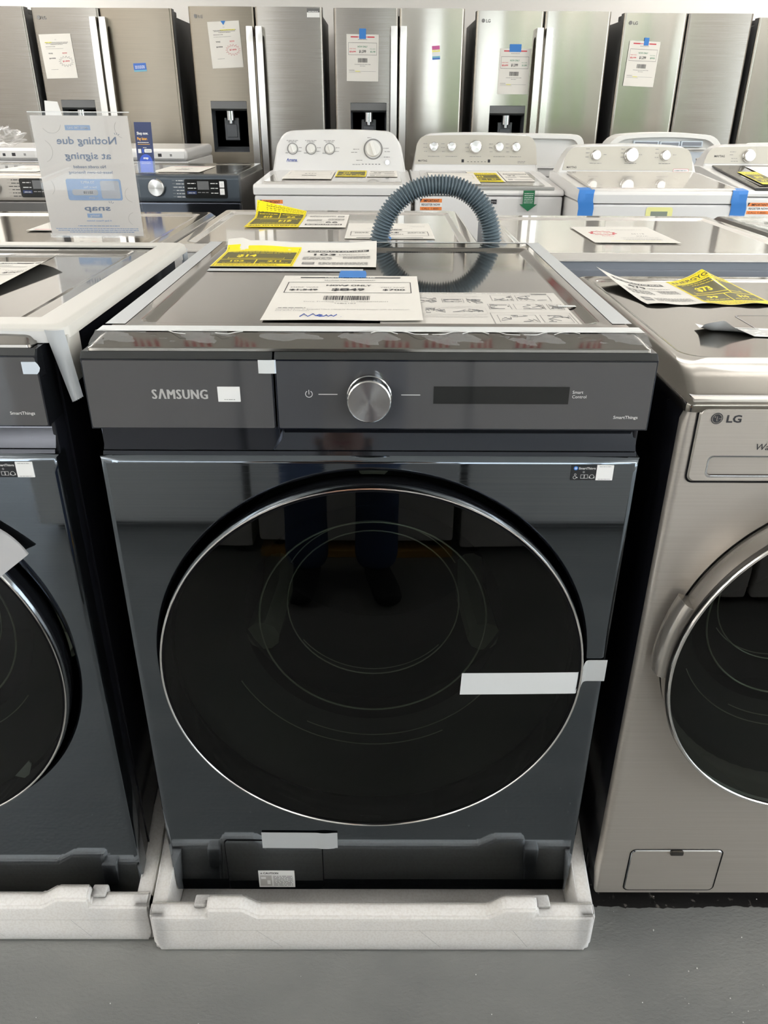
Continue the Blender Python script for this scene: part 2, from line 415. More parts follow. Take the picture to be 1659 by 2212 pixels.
# added lamp panels, out of view, brightening the room and the ceiling
def lamp(x, y, lab):
    t = thing('added_lamp', lab, 'added lamp', (x, y, ZC), group='added lamp panels, unseen')
    b = MB(); b.box(-.62, .62, -.32, .32, -.50, -.45, 'lamp_frame', r=.004); 
    for sx in (-.5, .5): b.cyl(.006, -.45, 0, 'lamp_frame', 8, Matrix.Translation((sx, 0, 0)))
    b.build('lamp_housing', t)
    b = MB(); b.rect(-.59, .59, -.29, .29, 'lamp_diffuser', frame((0, 0, -.502), (1, 0, 0), (0, -1, 0))); b.rect(-.59, .59, -.29, .29, 'lamp_diffuser', frame((0, 0, -.448), (1, 0, 0), (0, 1, 0))); b.build('lamp_diffuser', t)
LAMPY = ((-4.6, 'in the row by the shop front'), (-2.2, 'in the second row from the shop front'), (-.45, 'in the row above the aisle'), (1.4, 'in the row above the second row of machines'), (3.5, 'in the row over the white washers'), (5.0, 'in the row over the refrigerators'))
for y, ys in LAMPY:
    for x, xs in ((-5.2, 'far left'), (-2.7, 'left of middle'), (2.7, 'right of middle'), (5.2, 'far right')):
        lamp(x, y, 'added unseen lamp panel %s, %s' % (ys, xs))
# ------------------------------------------------------------------ front-load washer with the dark blue brushed front
ZB = 0.05
def holed_panel(b, loops, m, n=112, hole=(0.0, 0.0), T=ID, mats=None):
    """loops: ('c', r, y) circle round the hole centre or ('r', x0, x1, z0, z1, y) rectangle; stitched in order"""
    rl = [l for l in loops if l[0] == 'r'][0]; cx, cz = hole
    ang = [2*pi*i/n for i in range(n)]
    for X in rl[1:3]:
        for Z in rl[3:5]:
            a = atan2(Z-cz, X-cx) % (2*pi); i = min(range(n), key=lambda k: min(abs(ang[k]-a), 2*pi-abs(ang[k]-a))); ang[i] = a
    vs = []
    for l in loops:
        for a in ang:
            c, s = cos(a), sin(a)
            if l[0] == 'c': vs.append((cx+l[1]*c, l[2], cz+l[1]*s))
            else:
                t = min(((l[2]-cx)/c if c > 1e-9 else (l[1]-cx)/c if c < -1e-9 else 1e9), ((l[4]-cz)/s if s > 1e-9 else (l[3]-cz)/s if s < -1e-9 else 1e9))
                vs.append((cx+t*c, l[5], cz+t*s))
    for j in range(len(loops)-1):
        b.add(vs, [], m) if False else None
        fs = [(j*n+i, j*n+(i+1) % n, (j+1)*n+(i+1) % n, (j+1)*n+i) for i in range(n)]
        b.add([vs[q] for f in fs for q in f], [tuple(range(4*i, 4*i+4)) for i in range(n)], (mats[j] if mats else m), T)
def weld(ob):
    bm = bmesh.new(); bm.from_mesh(ob.data); bmesh.ops.remove_doubles(bm, verts=bm.verts, dist=1e-5); bm.to_mesh(ob.data); bm.free()
    ob.data.set_sharp_from_angle(angle=radians(35)); return ob
def drum(parent, r, cz, cx=0.0, y0=.05):
    T = front(cx, y0, cz)
    b = MB(); b.lathe([(r*1.0, .03), (r*.97, .01), (r*.80, -.035), (r*.70, -.06)], 'drum_dark', 64, T)
    b.lathe([(r*.84, -.16), (r*.84, -.42), (0, -.43)], 'drum_dark', 48, T)
    b.tube([(r*.615*cos(2*pi*i/72), r*.615*sin(2*pi*i/72), -.055) for i in range(72)], .0016, 'drum_ring', 8, T, closed=True)
    b.tube([(r*.48*cos(2*pi*i/60), r*.48*sin(2*pi*i/60), -.10) for i in range(60)], .0012, 'drum_ring', 8, T, closed=True)
    for q, hh, a0, a1 in ((.80, -.03, 205, 300), (.76, -.04, 240, 325), (.50, -.12, 215, 320), (.52, -.11, 30, 150)):
        b.tube([(r*q*cos(radians(a0+(a1-a0)*i/30)), r*q*sin(radians(a0+(a1-a0)*i/30)), hh) for i in range(31)], .0009, 'drum_ring', 6, T)  # thin part arcs added as glints inside the drum
    for a in (90, 210, 330):
        A = radians(a); b.tube([(r*.78*cos(A), r*.78*sin(A), -.17), (r*.74*cos(A), r*.74*sin(A), -.3), (r*.78*cos(A), r*.78*sin(A), -.41)], .03, 'drum_ring', 10, T)
    weld(b.build('drum', parent))
def shell(b, w, y0, d, z0, z1, m, t=.006):
    """sheet metal case, open at the front"""
    for s in (-1, 1): b.box(min(s*w, s*(w-t)), max(s*w, s*(w-t)), y0, d, z0, z1, m, r=.002)
    b.box(-w+t, w-t, d-t, d, z0, z1, m); b.box(-w+t, w-t, y0, d-t, z0, z0+t, m); b.box(-w+t, w-t, y0, d-t, z1-t, z1, m)
def side_cabinet(b, w, d, h, m, y0=.02, notch=True):
    shell(b, w, y0, d, 0, h, m)
    if notch:
        for s in (-1, 1):       # pressed step lines of the side sheet
            b.box(s*w-.0016, s*w+.0016, .06, .064, .01, h-.03, m); b.box(s*w-.0016, s*w+.0016, .06, d-.03, h-.075, h-.071, m)
def make_samsung(label):
    t = thing('front_load_washer', label, 'washing machine', (0, 0, ZB), group='front load washers in the front row')
    cx, cz = .002, .4965
    b = MB(); side_cabinet(b, .341, .775, .955, 'cabinet_black')
    for sx in (-1, 1):
        for sy in (.07, .70): b.cyl(.022, -.036, 0.001, 'black_rubber', 16, Matrix.Translation((sx*.28, sy, 0)))
    b.build('cabinet', t)
    # front panel with the round door opening, rolled over at the top
    b = MB(); N = 128
    holed_panel(b, [('c', .3076, .07), ('c', .3076, .003), ('c', .3100, .0005), ('c', .3112, 0), ('c', .3125, 0), ('r', -.3345, .3345, .0055, .8135, 0), ('r', -.336, .336, .004, .815, 0), ('r', -.3405, .3405, .0015, .8195, .0018), ('r', -.343, .343, 0, .823, .006), ('r', -.343, .343, 0, .823, .03)],
                'navy_brushed', N, (cx, cz), mats=['black_gap', 'navy_gloss', 'navy_gloss'] + ['navy_brushed']*6)
    weld(b.build('front_panel', t))
    # recessed grip under the panel
    b = MB(); b.prism([(.006, .823), (.0085, .8275), (.012, .828), (.024, .850), (.028, .862), (.05, .862), (.05, .823)], -.3385, .3385, 'navy_gloss', 'x'); b.build('grip_recess', t)
    # control panel
    prof = [(-.004, .8625), (-.004, .950), (.0028, .9572), (.05, .9572), (.05, .8625)]
    b = MB(); b.prism(prof, -.1135, .343, 'navy_gloss', 'x', r=.0008)
    b.add([(-.1128, -.0042, .9505), (.3422, -.0042, .9505), (.3422, .0026, .9577), (-.1128, .0026, .9577)], [(0, 1, 2, 3)], 'panel_chamfer', smooth=False)
    F = front(0, -.0043, -ZB)
    b.rrect(-.1115, .3412, .914, .9985, .0015, 'panel_glass', F)
    G = front(0, -.0046, -ZB)
    b.add([(-.0735+.0045*cos(radians(a)), .958+.0045*sin(radians(a)), 0) for a in range(120, 421, 15)] + [(-.0735+.0037*cos(radians(a)), .958+.0037*sin(radians(a)), 0) for a in range(420, 119, -15)], [list(range(42))], 'print_white', G, False)
    b.rect(-.0739, -.0731, .9575, .9632, 'print_white', G)
    b.rect(-.062, -.039, .9572, .9582, 'print_white', G); b.rect(.038, .061, .9568, .9578, 'print_white', G)
    b.text('Smart', .245, .9597, .0040, 'print_white', G); b.text('Control', .245, .9540, .0040, 'print_white', G)
    b.text('SmartThings', .2985, .9278, .0040, 'print_white', G, w=.030, bold=.012)
    cp = b.build('control_panel', t)
    b = MB(); b.rrect(.077, .241, .9463, .9683, .0005, 'display_glass', front(0, -.0048, -ZB)); b.build('display', cp)
    b = MB(); K = front(-.0005, -.004, .9555-ZB)
    b.lathe([(.0272, 0), (.0272, .005), (.0262, .006)], 'chrome_dark', 64, K)
    b.lathe([(.0262, .006), (.0262, .018)], 'navy_gloss', 64, K)
    b.lathe([(.0262, .018), (.0260, .0215), (.0248, .0228)], 'chrome', 64, K); b.lathe([(.0248, .0228), (.024, .0226), (0, .0226)], 'spun_steel', 64, K)
    weld(b.build('dial_knob', cp, 'silver cycle dial with spun metal face'))
    # detergent drawer
    b = MB(); b.prism(prof, -.343, -.1155, 'navy_gloss', 'x', r=.0008)
    b.add([(-.3422, -.0042, .9505), (-.1162, -.0042, .9505), (-.1162, .0026, .9577), (-.3422, .0026, .9577)], [(0, 1, 2, 3)], 'panel_chamfer', smooth=False)
    b.rrect(-.3412, -.1173, .914, .9985, .0015, 'panel_glass', F)
    b.prism([(-.336, .829), (-.123, .829), (-.1125, .849), (-.1125, .862), (-.336, .862)], .0075, .03, 'navy_gloss', 'y', r=.0012)
    for k, o in enumerate((-.0007, 0, .0007)): b.spaced('S\u039bMSUNG', -.2626+o, -.1963+o, .9512, .0125, 'silver_letters', G, z=.00005*k, gap=.24, bold=0)
    dr = b.build('detergent_drawer', t)
    b = MB(); b.box(-.1835, -.1565, -.0052, -.0043, .898, .9168, 'label_white', r=.0004, axis='y')
    b.words(-.176, -.163, .9005, .0012, 'ink_grey', front(0, -.0053, 0)); b.build('sticker', dr, 'small white sticker')
    # filter door low on the left
    b = MB(); b.prism(rr_poly(-.2455, -.0835, .006, .1265, .006), -.0016, .01, 'navy_brushed', 'y', r=.0008)
    Q = front(0, -.0004, 0); P0 = rr_poly(-.2470, -.0820, .0045, .128, .007); P1 = rr_poly(-.2455, -.0835, .006, .1265, .006); n = len(P0)
    b.add([(*p, 0) for p in P0+P1], [(i, (i+1) % n, n+(i+1) % n, n+i) for i in range(n)], 'black_gap', Q, False)
    fc = b.build('filter_cover', t)
    b = MB(); L = front(0, -.0022, -ZB); b.box(-.1945, -.1325, -.0023, -.0015, .0612-ZB+.001, .1035-ZB, 'label_white', r=.0003, axis='y'); L = front(0, -.0025, -ZB)
    b.text('CAUTION', -.186, .0958, .0042, 'ink', L, bold=.03); b.add([(-.1915, .0958, 0), (-.1872, .0958, 0), (-.1893, .1, 0)], [(0, 1, 2)], 'ink_grey', L, False)
    b.rect(-.192, -.172, .0655, .0925, 'ink_pale', L); b.rect(-.1905, -.182, .0835, .0885, 'label_white', L, .0001); b.rect(-.180, -.1745, .070, .080, 'label_white', L, .0001)
    for i in range(8): b.words(-.1695, -.136, .0665+i*.0033, .0022, 'ink_grey', L, seed=i)
    b.build('caution_label', fc, 'white caution label')
    # label at the upper right
    b = MB(); b.box(.2562, .2885, -.0012, 0.001, .8430-ZB, .8640-ZB, 'label_black', r=.0003, axis='y'); b.box(.2885, .3100, -.0012, 0.001, .8430-ZB, .8640-ZB, 'label_white', r=.0003, axis='y')
    L = front(0, -.0014, -ZB); b.disc(.2617, .8598, .0027, 'badge_blue', L); b.text('SmartThings', .2655, .8583, .0030, 'print_white', L, w=.0215, bold=.03)
    for a in range(3): b.rect(-.0018, .0018, -.00025, .00025, 'label_white', L @ Matrix.Translation((.2617, .8598, .0001)) @ Matrix.Rotation(a*pi/3, 4, 'Z'))
    b.words(.2915, .307, .8617, .0010, 'ink_grey', L); b.words(.2915, .307, .8442, .0010, 'ink_grey', L)
    b.disc(.2618, .8510, .0014, 'print_white', L, r0=.0010); b.disc(.2614, .8470, .0022, 'print_white', L, r0=.0017); b.rect(.2632, .2652, .8462, .8474, 'print_white', L)
    b.frame_line(.2688, .2735, .8455, .8510, .0005, 'print_white', L); b.frame_line(.2735, .2782, .8455, .8510, .0005, 'print_white', L)
    b.disc(.2832, .8482, .0030, 'print_white', L, r0=.0024); b.rect(.2796, .2808, .8458, .8485, 'print_white', L); b.rect(.2856, .2868, .8458, .8485, 'print_white', L)
    b.disc(.2723, .8545, .0012, 'print_white', L, r0=.0008, n=12)
    b.build('app_label', t, 'black and white label')
    # door
    D = front(cx, 0, cz); d = MB()
    d.lathe([(.290, -.03), (.2955, -.01), (.2990, .010), (.3005, .020), (.3000, .0240)], 'navy_gloss', 128, D)
    d.lathe([(.3000, .0240), (.2992, .0300), (.2985, .0318), (.2970, .0322), (.2960, .0312)], 'chrome', 128, D)
    d.lathe([(.2958, .0310), (.2945, .0300), (.2930, .0306)], 'black_gap', 128, D)
    do = weld(d.build('door', t))
    g = MB(); g.lathe([(.2942, .0302)] + [(.2942*q, .0302+.0035*(1-q*q)) for q in (.96, .9, .8, .65, .5, .3, .15)] + [(0, .0337)], 'door_glass', 128, D); weld(g.build('door_glass', do, 'dark tinted round glass'))
    drum(t, .290, cz, cx)
    # lid with a shallow pressed field
    b = MB(); lid_mesh(b, -.336, .336, .0035, .775, .958, .972, (-.283, .283, .098, .683), 'lid_gloss'); weld(b.build('lid', t))
    return t
def lid_mesh(b, x0, x1, y0, y1, z0, z1, rec, m, dep=.005, lip=.04):
    rx0, rx1, ry0, ry1 = rec; s = .014
    def loop(a0, a1, c0, c1, z, r): return [(p[0], p[1], z) for p in rr_poly(a0, a1, c0, c1, r, 5)]
    L = [loop(x0, x1, y0, y1, z0, .004), loop(x0+.0005, x1-.0005, y0+.001, y1-.001, z0+.003, .004), loop(x0+.003, x1-.003, y0+.0035, y1-.003, z0+.0042, .005),
         loop(x0+.010, x1-.010, y0+lip-.006, y1-.010, z1-.0007, .009), loop(x0+.012, x1-.012, y0+lip, y1-.012, z1, .01),
         loop(rx0-s, rx1+s, ry0-s, ry1+s, z1, .018), loop(rx0-s*.6, rx1+s*.6, ry0-s*.6, ry1+s*.6, z1-.0012, .016), loop(rx0, rx1, ry0, ry1, z1-dep, .012), loop(rx0+.004, rx1-.004, ry0+.004, ry1-.004, z1-dep-.0004, .01)]
    n = len(L[0]); vs = [p for l in L for p in l]
    fs = [(j*n+i, j*n+(i+1) % n, (j+1)*n+(i+1) % n, (j+1)*n+i) for j in range(len(L)-1) for i in range(n)]
    fs.append([(len(L)-1)*n+i for i in range(n)]); fs.append(list(range(n))[::-1])
    b.add(vs, fs, m)
W1 = make_samsung('navy blue front load washer in the middle with a large round dark door')
LEFT = (-.733, -.010, .056)
W2 = dup(W1, 'navy blue front load washer cut off at the left edge, beside the middle one', LEFT)
W2.scale = (1, .89, 1)

# ------------------------------------------------------------------ foam trays
def make_tray(label):
    t = MB(); X0, X1, Y0, Y1 = -.3635, .3685, -.0775, .80
    # local frame: floor z 0
    def wall(poly, a0, a1, axis): t.prism(poly, a0, a1, 'foam', axis, r=.004)
    # base slab with slanted front corner
    t.prism([(X0+.006, Y0+.010), (X0+.03, Y0+.006), (X1-.03, Y0+.006), (X1-.006, Y0+.010), (X1, Y0+.03), (X1, Y1), (X0, Y1), (X0, Y0+.03)], 0, .0125, 'foam', 'z', r=.003)
    # front wall as seen from the front: shoulders near both ends
    out = [(X0+.008, .0006), (X1-.008, .0006), (X1, .02), (X1, .094), (.272, .094), (.272, .112), (.218, .112), (.192, .094), (-.186, .094), (-.210, .112), (-.268, .112), (-.270, .094), (X0, .094), (X0, .02)]
    inn = [(x, z-(.0 if z < .05 else .0)) for x, z in out]
    n = len(out); A = [(x, Y0, z-(.007 if z > .05 else 0)) for x, z in out]; B = [(x, Y0+.0095, z) for x, z in out]; C = [(x, Y0+.020, z+.003 if z > .05 else z) for x, z in out]; D = [(x, Y0+.0235, z+.001 if z > .05 else z) for x, z in out]; E = [(x, Y0+.045, .012 if z > .05 else z) for x, z in out]
    bm = bmesh.new(); R = [[bm.verts.new(p) for p in L] for L in (A, B, C, D, E)]
    bm.faces.new(R[0])
    for j in range(4):
        for i in range(n): bm.faces.new((R[j][i], R[j+1][i], R[j+1][(i+1) % n], R[j][(i+1) % n]))
    bm.faces.new(R[4][::-1])
    bmesh.ops.recalc_face_normals(bm, faces=bm.faces)
    bmesh.ops.bevel(bm, geom=[e for e in bm.edges if len(e.link_faces) == 2 and e.calc_face_angle(0) > .5], offset=.0035, segments=2, affect='EDGES')
    t.bm(bm, 'foam')
    # side walls rising towards the back posts
    for xa, xb in ((X0, X0+.024), (X1-.024, X1)):
        wall([(Y0+.004, .003), (Y0+.004, .09), (Y0+.05, .094), (Y0+.10, .112), (Y0+.16, .150), (Y0+.26, .176), (Y1, .178), (Y1, .003)], xa, xb, 'x')
    wall([(X0, .003), (X0, .12), (X1, .12), (X1, .003)], Y1-.03, Y1, 'y')
    for xa, xb in ((X0+.022, X0+.05), (X1-.05, X1-.022)):
        wall([(.03, .01), (.04, .05), (.09, .09), (.3, .1), (.3, .01)], xa+.0, xb-.018 if xa < 0 else xb, 'x') if xa < 0 else wall([(.03, .01), (.04, .05), (.09, .09), (.3, .1), (.3, .01)], xa+.018, xb, 'x')
    # blocks beside the shoulders and ribs on the floor of the tray
    t.box(-.292, -.268, Y0+.012, Y0+.034, .01, .1005, 'foam', r=.003); t.box(.270, .296, Y0+.012, Y0+.034, .01, .1005, 'foam', r=.003)
    # pressed recycling arrows and mould text
    Tm = topf(0, Y0+.055, .0128)
    for i in range(3):
        for a in range(3): t.box(-.005, .003, -.0016, .0016, 0, .0015, 'foam', T=Tm @ Matrix.Translation((-.178+i*.034, .02, 0)) @ Matrix.Rotation(radians(90+a*120), 4, 'Z') @ Matrix.Translation((0, .007, 0)))
    for zz in (0, .0006, .0012, .0016):
        t.text('CUSHION BOTTOM', .075, .022, .009, 'foam', Tm, zz, w=.115); t.text('DC64-02684A Z001', .075, .006, .009, 'foam', Tm, zz, w=.115)
    # knife seams of the mould on the front face
    S = front(0, Y0-.0002, 0); t.rect(X0+.01, X1-.01, .0545, .0550, 'ink_pale', S)
    for a, c in ((-.19, -.15), (.08, .115), (.235, .262)): t.add([(a, .054, 0), (a+.0008, .054, 0), (c+.0008, .012, 0), (c, .012, 0)], [(0, 1, 2, 3)], 'ink_pale', S, False)
    o = t.build('foam_tray', ang=28); return tag(o, label, 'packing foam', 'foam trays under the washers')
FT1 = make_tray('white foam packing tray under the middle washer')
FT2 = FT1.copy(); COL.objects.link(FT2); FT2.location = (LEFT[0]-.004, .016, .003); FT2.scale = (1, 1, 1); FT2['label'] = 'white foam packing tray under the left washer, cut off at the left edge'
# ------------------------------------------------------------------ graphite front-load washer on the right
def make_graphite(label):
    X0 = .386; CX = X0+.343
    t = thing('front_load_washer', label, 'washing machine', (CX, 0, 0), group='front load washers in the front row')
    w = .343; dx = -CX
    cx, cz = .672-CX, .576
    b = MB(); shell(b, w-.002, .05, .735, .045, .945, 'cabinet_black')
    b.box(-w+.0008, -w+.003, .06, .064, .05, .93, 'cabinet_black'); b.box(-w+.0008, -w+.003, .20, .204, .05, .93, 'cabinet_black')
    for sx in (-1, 1):
        for sy in (.09, .66): b.cyl(.022, 0.001, .046, 'black_rubber', 16, Matrix.Translation((sx*.28, sy, 0)))
    b.build('cabinet', t)
    b = MB(); R = .011
    lo = [('c', .250, .05), ('c', .250, .003), ('c', .253, 0), ('c', .2545, 0), ('r', -w+R+.002, w-R-.002, .054, .948, 0), ('r', -w+R, w-R, .052, .950, 0)]
    for k in range(1, 6):
        a = k*pi/10; q = R*(1-sin(a)); lo.append(('r', -w+q, w-q, .042+q*.5, .952, R*(1-cos(a))))
    lo.append(('r', -w, w, .042, .952, .06))
    holed_panel(b, lo, 'graphite_brushed', 128, (cx, cz), mats=['graphite_dark', 'graphite_dark'] + ['graphite_brushed']*8 + ['cabinet_black']*2)
    weld(b.build('front_panel', t))
    # drawer front with pocket handle
    D = front(0, -.0012, 0); x0, x1, z0, z1 = .4045+dx, .655+dx, .8425, .9415
    px0, px1, pz0, pz1 = .428+dx, .640+dx, .8510, .8765
    b = MB()
    P0 = rr_poly(x0-.0022, x1+.0022, z0-.0022, z1+.0022, .010); P1 = rr_poly(x0, x1, z0, z1, .009); n = len(P0)
    b.add([(*p, .0004) for p in P0]+[(*p, .0004) for p in P1], [(i, (i+1) % n, n+(i+1) % n, n+i) for i in range(n)], 'black_gap', D, False)
    Q = [P1, rr_poly(x0+.002, x1-.002, z0+.002, z1-.002, .008), rr_poly(px0-.0025, px1+.0025, pz0-.0025, pz1+.0025, .007), rr_poly(px0, px1, pz0, pz1, .006), rr_poly(px0+.004, px1-.004, pz0+.006, pz1-.001, .004)]
    hs = [0.0006, .0026, .0026, .0018, -.018]; n = len(P1)
    vs = [(*p, h) for L, h in zip(Q, hs) for p in L]
    for j, mm in enumerate(('graphite_smooth', 'graphite_brushed', 'chrome_dark', 'graphite_dark')):
        b.add(vs, [(j*n+i, j*n+(i+1) % n, (j+1)*n+(i+1) % n, (j+1)*n+i) for i in range(n)], mm, D)
    b.add(vs, [[4*n+i for i in range(n)]], 'graphite_dark', D, False)
    L = D @ Matrix.Translation((0, 0, .0029)); lx, lz = .4265+dx, .9285
    b.disc(lx, lz, .0074, 'ink', L, n=32); Lw = L @ Matrix.Translation((0, 0, .0001))
    b.disc(lx, lz, .0062, 'graphite_smooth', Lw, r0=.0055, n=32); b.rect(lx-.0004, lx+.0004, lz-.0028, lz+.0028, 'graphite_smooth', Lw); b.rect(lx-.0004, lx+.0018, lz-.0033, lz-.0027, 'graphite_smooth', Lw)
    b.disc(lx-.0026, lz+.0021, .0009, 'graphite_smooth', Lw); b.rect(lx+.0024, lx+.0060, lz-.0003, lz+.0004, 'graphite_smooth', Lw)
    b.text('LG', .4385+dx, .9235, .0098, 'ink', L, w=.0185, bold=.03); b.text('Wash', .4815+dx, .8868, .0090, 'ink', L, shear=.2)
    weld(b.build('detergent_drawer', t))
    # filter cover
    x0, x1, z0, z1 = .4395+dx, .5945+dx, .0545, .1545
    P0 = rr_poly(x0-.0018, x1+.0018, z0-.0018, z1+.0018, .0105); P1 = rr_poly(x0, x1, z0, z1, .009); n = len(P0); b = MB(); D = front(0, 0, 0)
    b.add([(*p, .0005) for p in P0]+[(*p, .0005) for p in P1], [(i, (i+1) % n, n+(i+1) % n, n+i) for i in range(n)], 'black_gap', D, False)
    Q = [P1, rr_poly(x0+.0016, x1-.0016, z0+.0016, z1-.0016, .008)]
    b.add([(*p, .0002) for p in Q[0]]+[(*p, .0018) for p in Q[1]], [(i, (i+1) % n, n+(i+1) % n, n+i) for i in range(n)], 'chrome_dark', D); b.add([(*p, .0018) for p in Q[1]], [list(range(n))], 'graphite_brushed', D, False)
    f = b.build('filter_cover', t); b = MB(); b.box(.5045+dx, .5265+dx, -.0065, -.0005, .1465, .1555, 'graphite_dark', r=.002); b.build('latch', f)
    # door
    D = front(cx, 0, cz); d = MB(); RO = .258
    d.lathe([(.246, -.02), (.250, .004), (.2545, .012), (RO-.002, .020), (RO, .034), (RO, .046)], 'graphite_smooth', 128, D)
    d.lathe([(RO, .046), (RO+.0032, .049), (RO+.0040, .054), (RO+.0030, .0585)], 'graphite_dark', 128, D)
    d.lathe([(RO+.0030, .0585), (RO+.0016, .0605), (RO-.001, .0606), (RO-.0022, .0592)], 'chrome', 128, D)
    do = weld(d.build('door', t))
    g = MB(); g.lathe([(RO-.0022, .0592)] + [((RO-.0022)*q, .0592+.012*(1-q*q)) for q in (.96, .9, .8, .65, .5, .3, .15)] + [(0, .0712)], 'door_glass', 128, D); weld(g.build('door_glass', do, 'dark round glass'))
    h = MB(); A0, A1 = radians(158), radians(184); pr = [(RO-.004, .008), (RO+.008, .009), (RO+.0115, .0105), (RO+.0135, .014), (RO+.0142, .020), (RO+.0138, .028), (RO+.0125, .035), (RO+.010, .040), (RO+.006, .0435), (RO-.004, .0445)]; n = 28
    vs = [(r*cos(A0+(A1-A0)*i/n), r*sin(A0+(A1-A0)*i/n), hh) for i in range(n+1) for r, hh in pr]; q = len(pr)
    h.add(vs, [(i*q+k, i*q+k+1, (i+1)*q+k+1, (i+1)*q+k) for i in range(n) for k in range(q-1)] + [list(range(q)), [n*q+k for k in range(q)][::-1]], 'graphite_smooth', D); h.build('door_handle', do, ang=55)
    drum(t, .25, cz, cx, .03)
    # lid
    b = MB(); xa, xb = -w-.0005, w
    def lp(x0, x1, y0, y1, z, r): return [(p[0], p[1], z) for p in rr_poly(x0, x1, y0, y1, r, 6)]
    Ls = [lp(xa, xb, -.003, .735, .936, .012), lp(xa, xb, -.003, .735, .944, .012), lp(xa+.001, xb-.001, -.001, .734, .9475, .012), lp(xa+.004, xb-.004, .003, .731, .9500, .012), lp(xa+.010, xb-.010, .022, .727, .9530, .012),
          lp(xa+.018, xb-.018, .062, .722, .9600, .014), lp(xa+.024, xb-.024, .082, .718, .9632, .016), lp(xa+.028, xb-.028, .11, .715, .9650, .02), lp(xa+.040, xb-.040, .135, .69, .9655, .035), lp(xa+.046, xb-.046, .142, .684, .9640, .035), lp(xa+.05, xb-.05, .147, .679, .9620, .032)]
    n = len(Ls[0]); vs = [p for l in Ls for p in l]
    b.add(vs, [(j*n+i, j*n+(i+1) % n, (j+1)*n+(i+1) % n, (j+1)*n+i) for j in range(len(Ls)-1) for i in range(n)] + [[(len(Ls)-1)*n+i for i in range(n)]], 'graphite_lid')
    P0 = rr_poly(.598+dx, .85+dx, .20, .395, .012); P1 = rr_poly(.6005+dx, .8475+dx, .2025, .3925, .011); n = len(P0)
    b.add([(*p, .9624) for p in P0]+[(*p, .9624) for p in P1], [(i, (i+1) % n, n+(i+1) % n, n+i) for i in range(n)], 'graphite_dark', ID, False)
    weld(b.build('lid', t))
    return t
W3 = make_graphite('graphite steel front load washer on the right, cut off by the edge')

# ------------------------------------------------------------------ row behind: machines seen from the back
def make_back_machine(label, x0, x1, y0, y1, zt, lid, body, rec=.045, cat='washing machine', name='front_load_washer'):
    cx = (x0+x1)/2; w = (x1-x0)/2
    t = thing(name, label, cat, (cx, y0, 0), group='appliances in the row behind the front washers')
    b = MB(); b.box(-w+.004, w-.004, 0.004, y1-y0-.012, .03, zt-.012, body, r=.006)
    for sx in (-1, 1):
        for sy in (.07, y1-y0-.08): b.cyl(.02, 0.001, .031, 'black_rubber', 14, Matrix.Translation((sx*(w-.06), sy, 0)))
    b.build('cabinet', t)
    b = MB(); lid_mesh(b, -w, w, 0, y1-y0, zt-.013, zt, (-w+rec, w-rec, rec+.02, y1-y0-rec-.02), lid, .004, .03); weld(b.build('lid', t))
    b = MB(); b.box(-w+.03, w-.03, -.002, .006, .12, zt-.03, 'grey_back', r=.002)
    for i in range(5): b.box(-w+.10, w-.10, -.005, .0, .3+i*.09, .34+i*.09, 'grey_back', r=.002)
    b.build('back_panel', t)
    return t
RB1 = make_back_machine('brown grey steel topped appliance behind the left washer, under the clear sign', -1.178, -.488, .87, 1.60, .985, 'steel_lid', 'graphite_dark')
RB2 = make_back_machine('white topped appliance right behind the middle washer, beside the grey hose', -.462, .243, .90, 1.60, .992, 'white_lid', 'white_enamel')
RB3 = make_back_machine('white topped appliance behind the graphite washer, one sheet on its top', .296, .985, .845, 1.56, .985, 'white_lid', 'grey_back')
RB4 = make_back_machine('dark grey appliance at the right edge, bubbly film on its top', .997, 1.68, .90, 1.56, .985, 'slate_lid', 'slate_side')
# ------------------------------------------------------------------ white top-load washers facing the camera
def console_shape(wb, wt, z0, z1, r, arch=0.006):
    """outline (x,z) with big rounded upper corners and a slightly arched top"""
    P = [(-wb, z0), (wb, z0)]; n = 7
    for i in range(n+1):
        a = pi/2*i/n; P.append((wt-r+r*cos(a)+(wb-wt)*max(0, (1-i/2.0))*.3, z1-r+r*sin(a)-arch*.6))
    for i in range(1, 8): q = i/8.0; P.append(((wt-r)*(1-2*q), z1-arch*.6+arch*(1-(1-2*q)**2)))
    for i in range(n+1):
        a = pi/2+pi/2*i/n; P.append((-(wt-r)+r*cos(a)-(wb-wt)*max(0, (1-(n-i)/2.0))*.3, z1-r+r*sin(a)-arch*.6))
    return P
def tilt_prism(b, poly, y0, y1, m, z0, k, r=.0, T=ID):
    """prism along y whose front leans back by k per unit height"""
    i0 = len(b.v); b.prism(poly, y0, y1, m, 'y', r=r, seg=3)
    for i in range(i0, len(b.v)):
        v = b.v[i]
        if v.y < (y0+y1)/2: v.y += (v.z-z0)*k
        b.v[i] = T @ v
def knob(parent, T, r, kind, name='knob', body='white_plastic'):
    b = MB()
    if kind == 'white':
        b.disc(0, 0, r*1.28, 'ink_grey', T, .0006, 28, r*1.12); b.lathe([(r*.98, 0), (r*.95, r*.5), (r*.88, r*.62), (0, r*.66)], body, 28, T)
        b.box(-r*.22, r*.22, -r*.92, r*.92, r*.3, r*1.05, body, r=r*.12, T=T @ Matrix.Rotation(radians(18), 4, 'Z'))
    else:
        b.lathe([(r*1.08, 0), (r*1.08, r*.15), (r, r*.22), (r*.98, r*.7), (r*.9, r*.8)], 'chrome', 40, T); b.lathe([(r*.9, r*.8), (0, r*.82)], 'spun_steel', 40, T)
    return weld(b.build(name, parent))
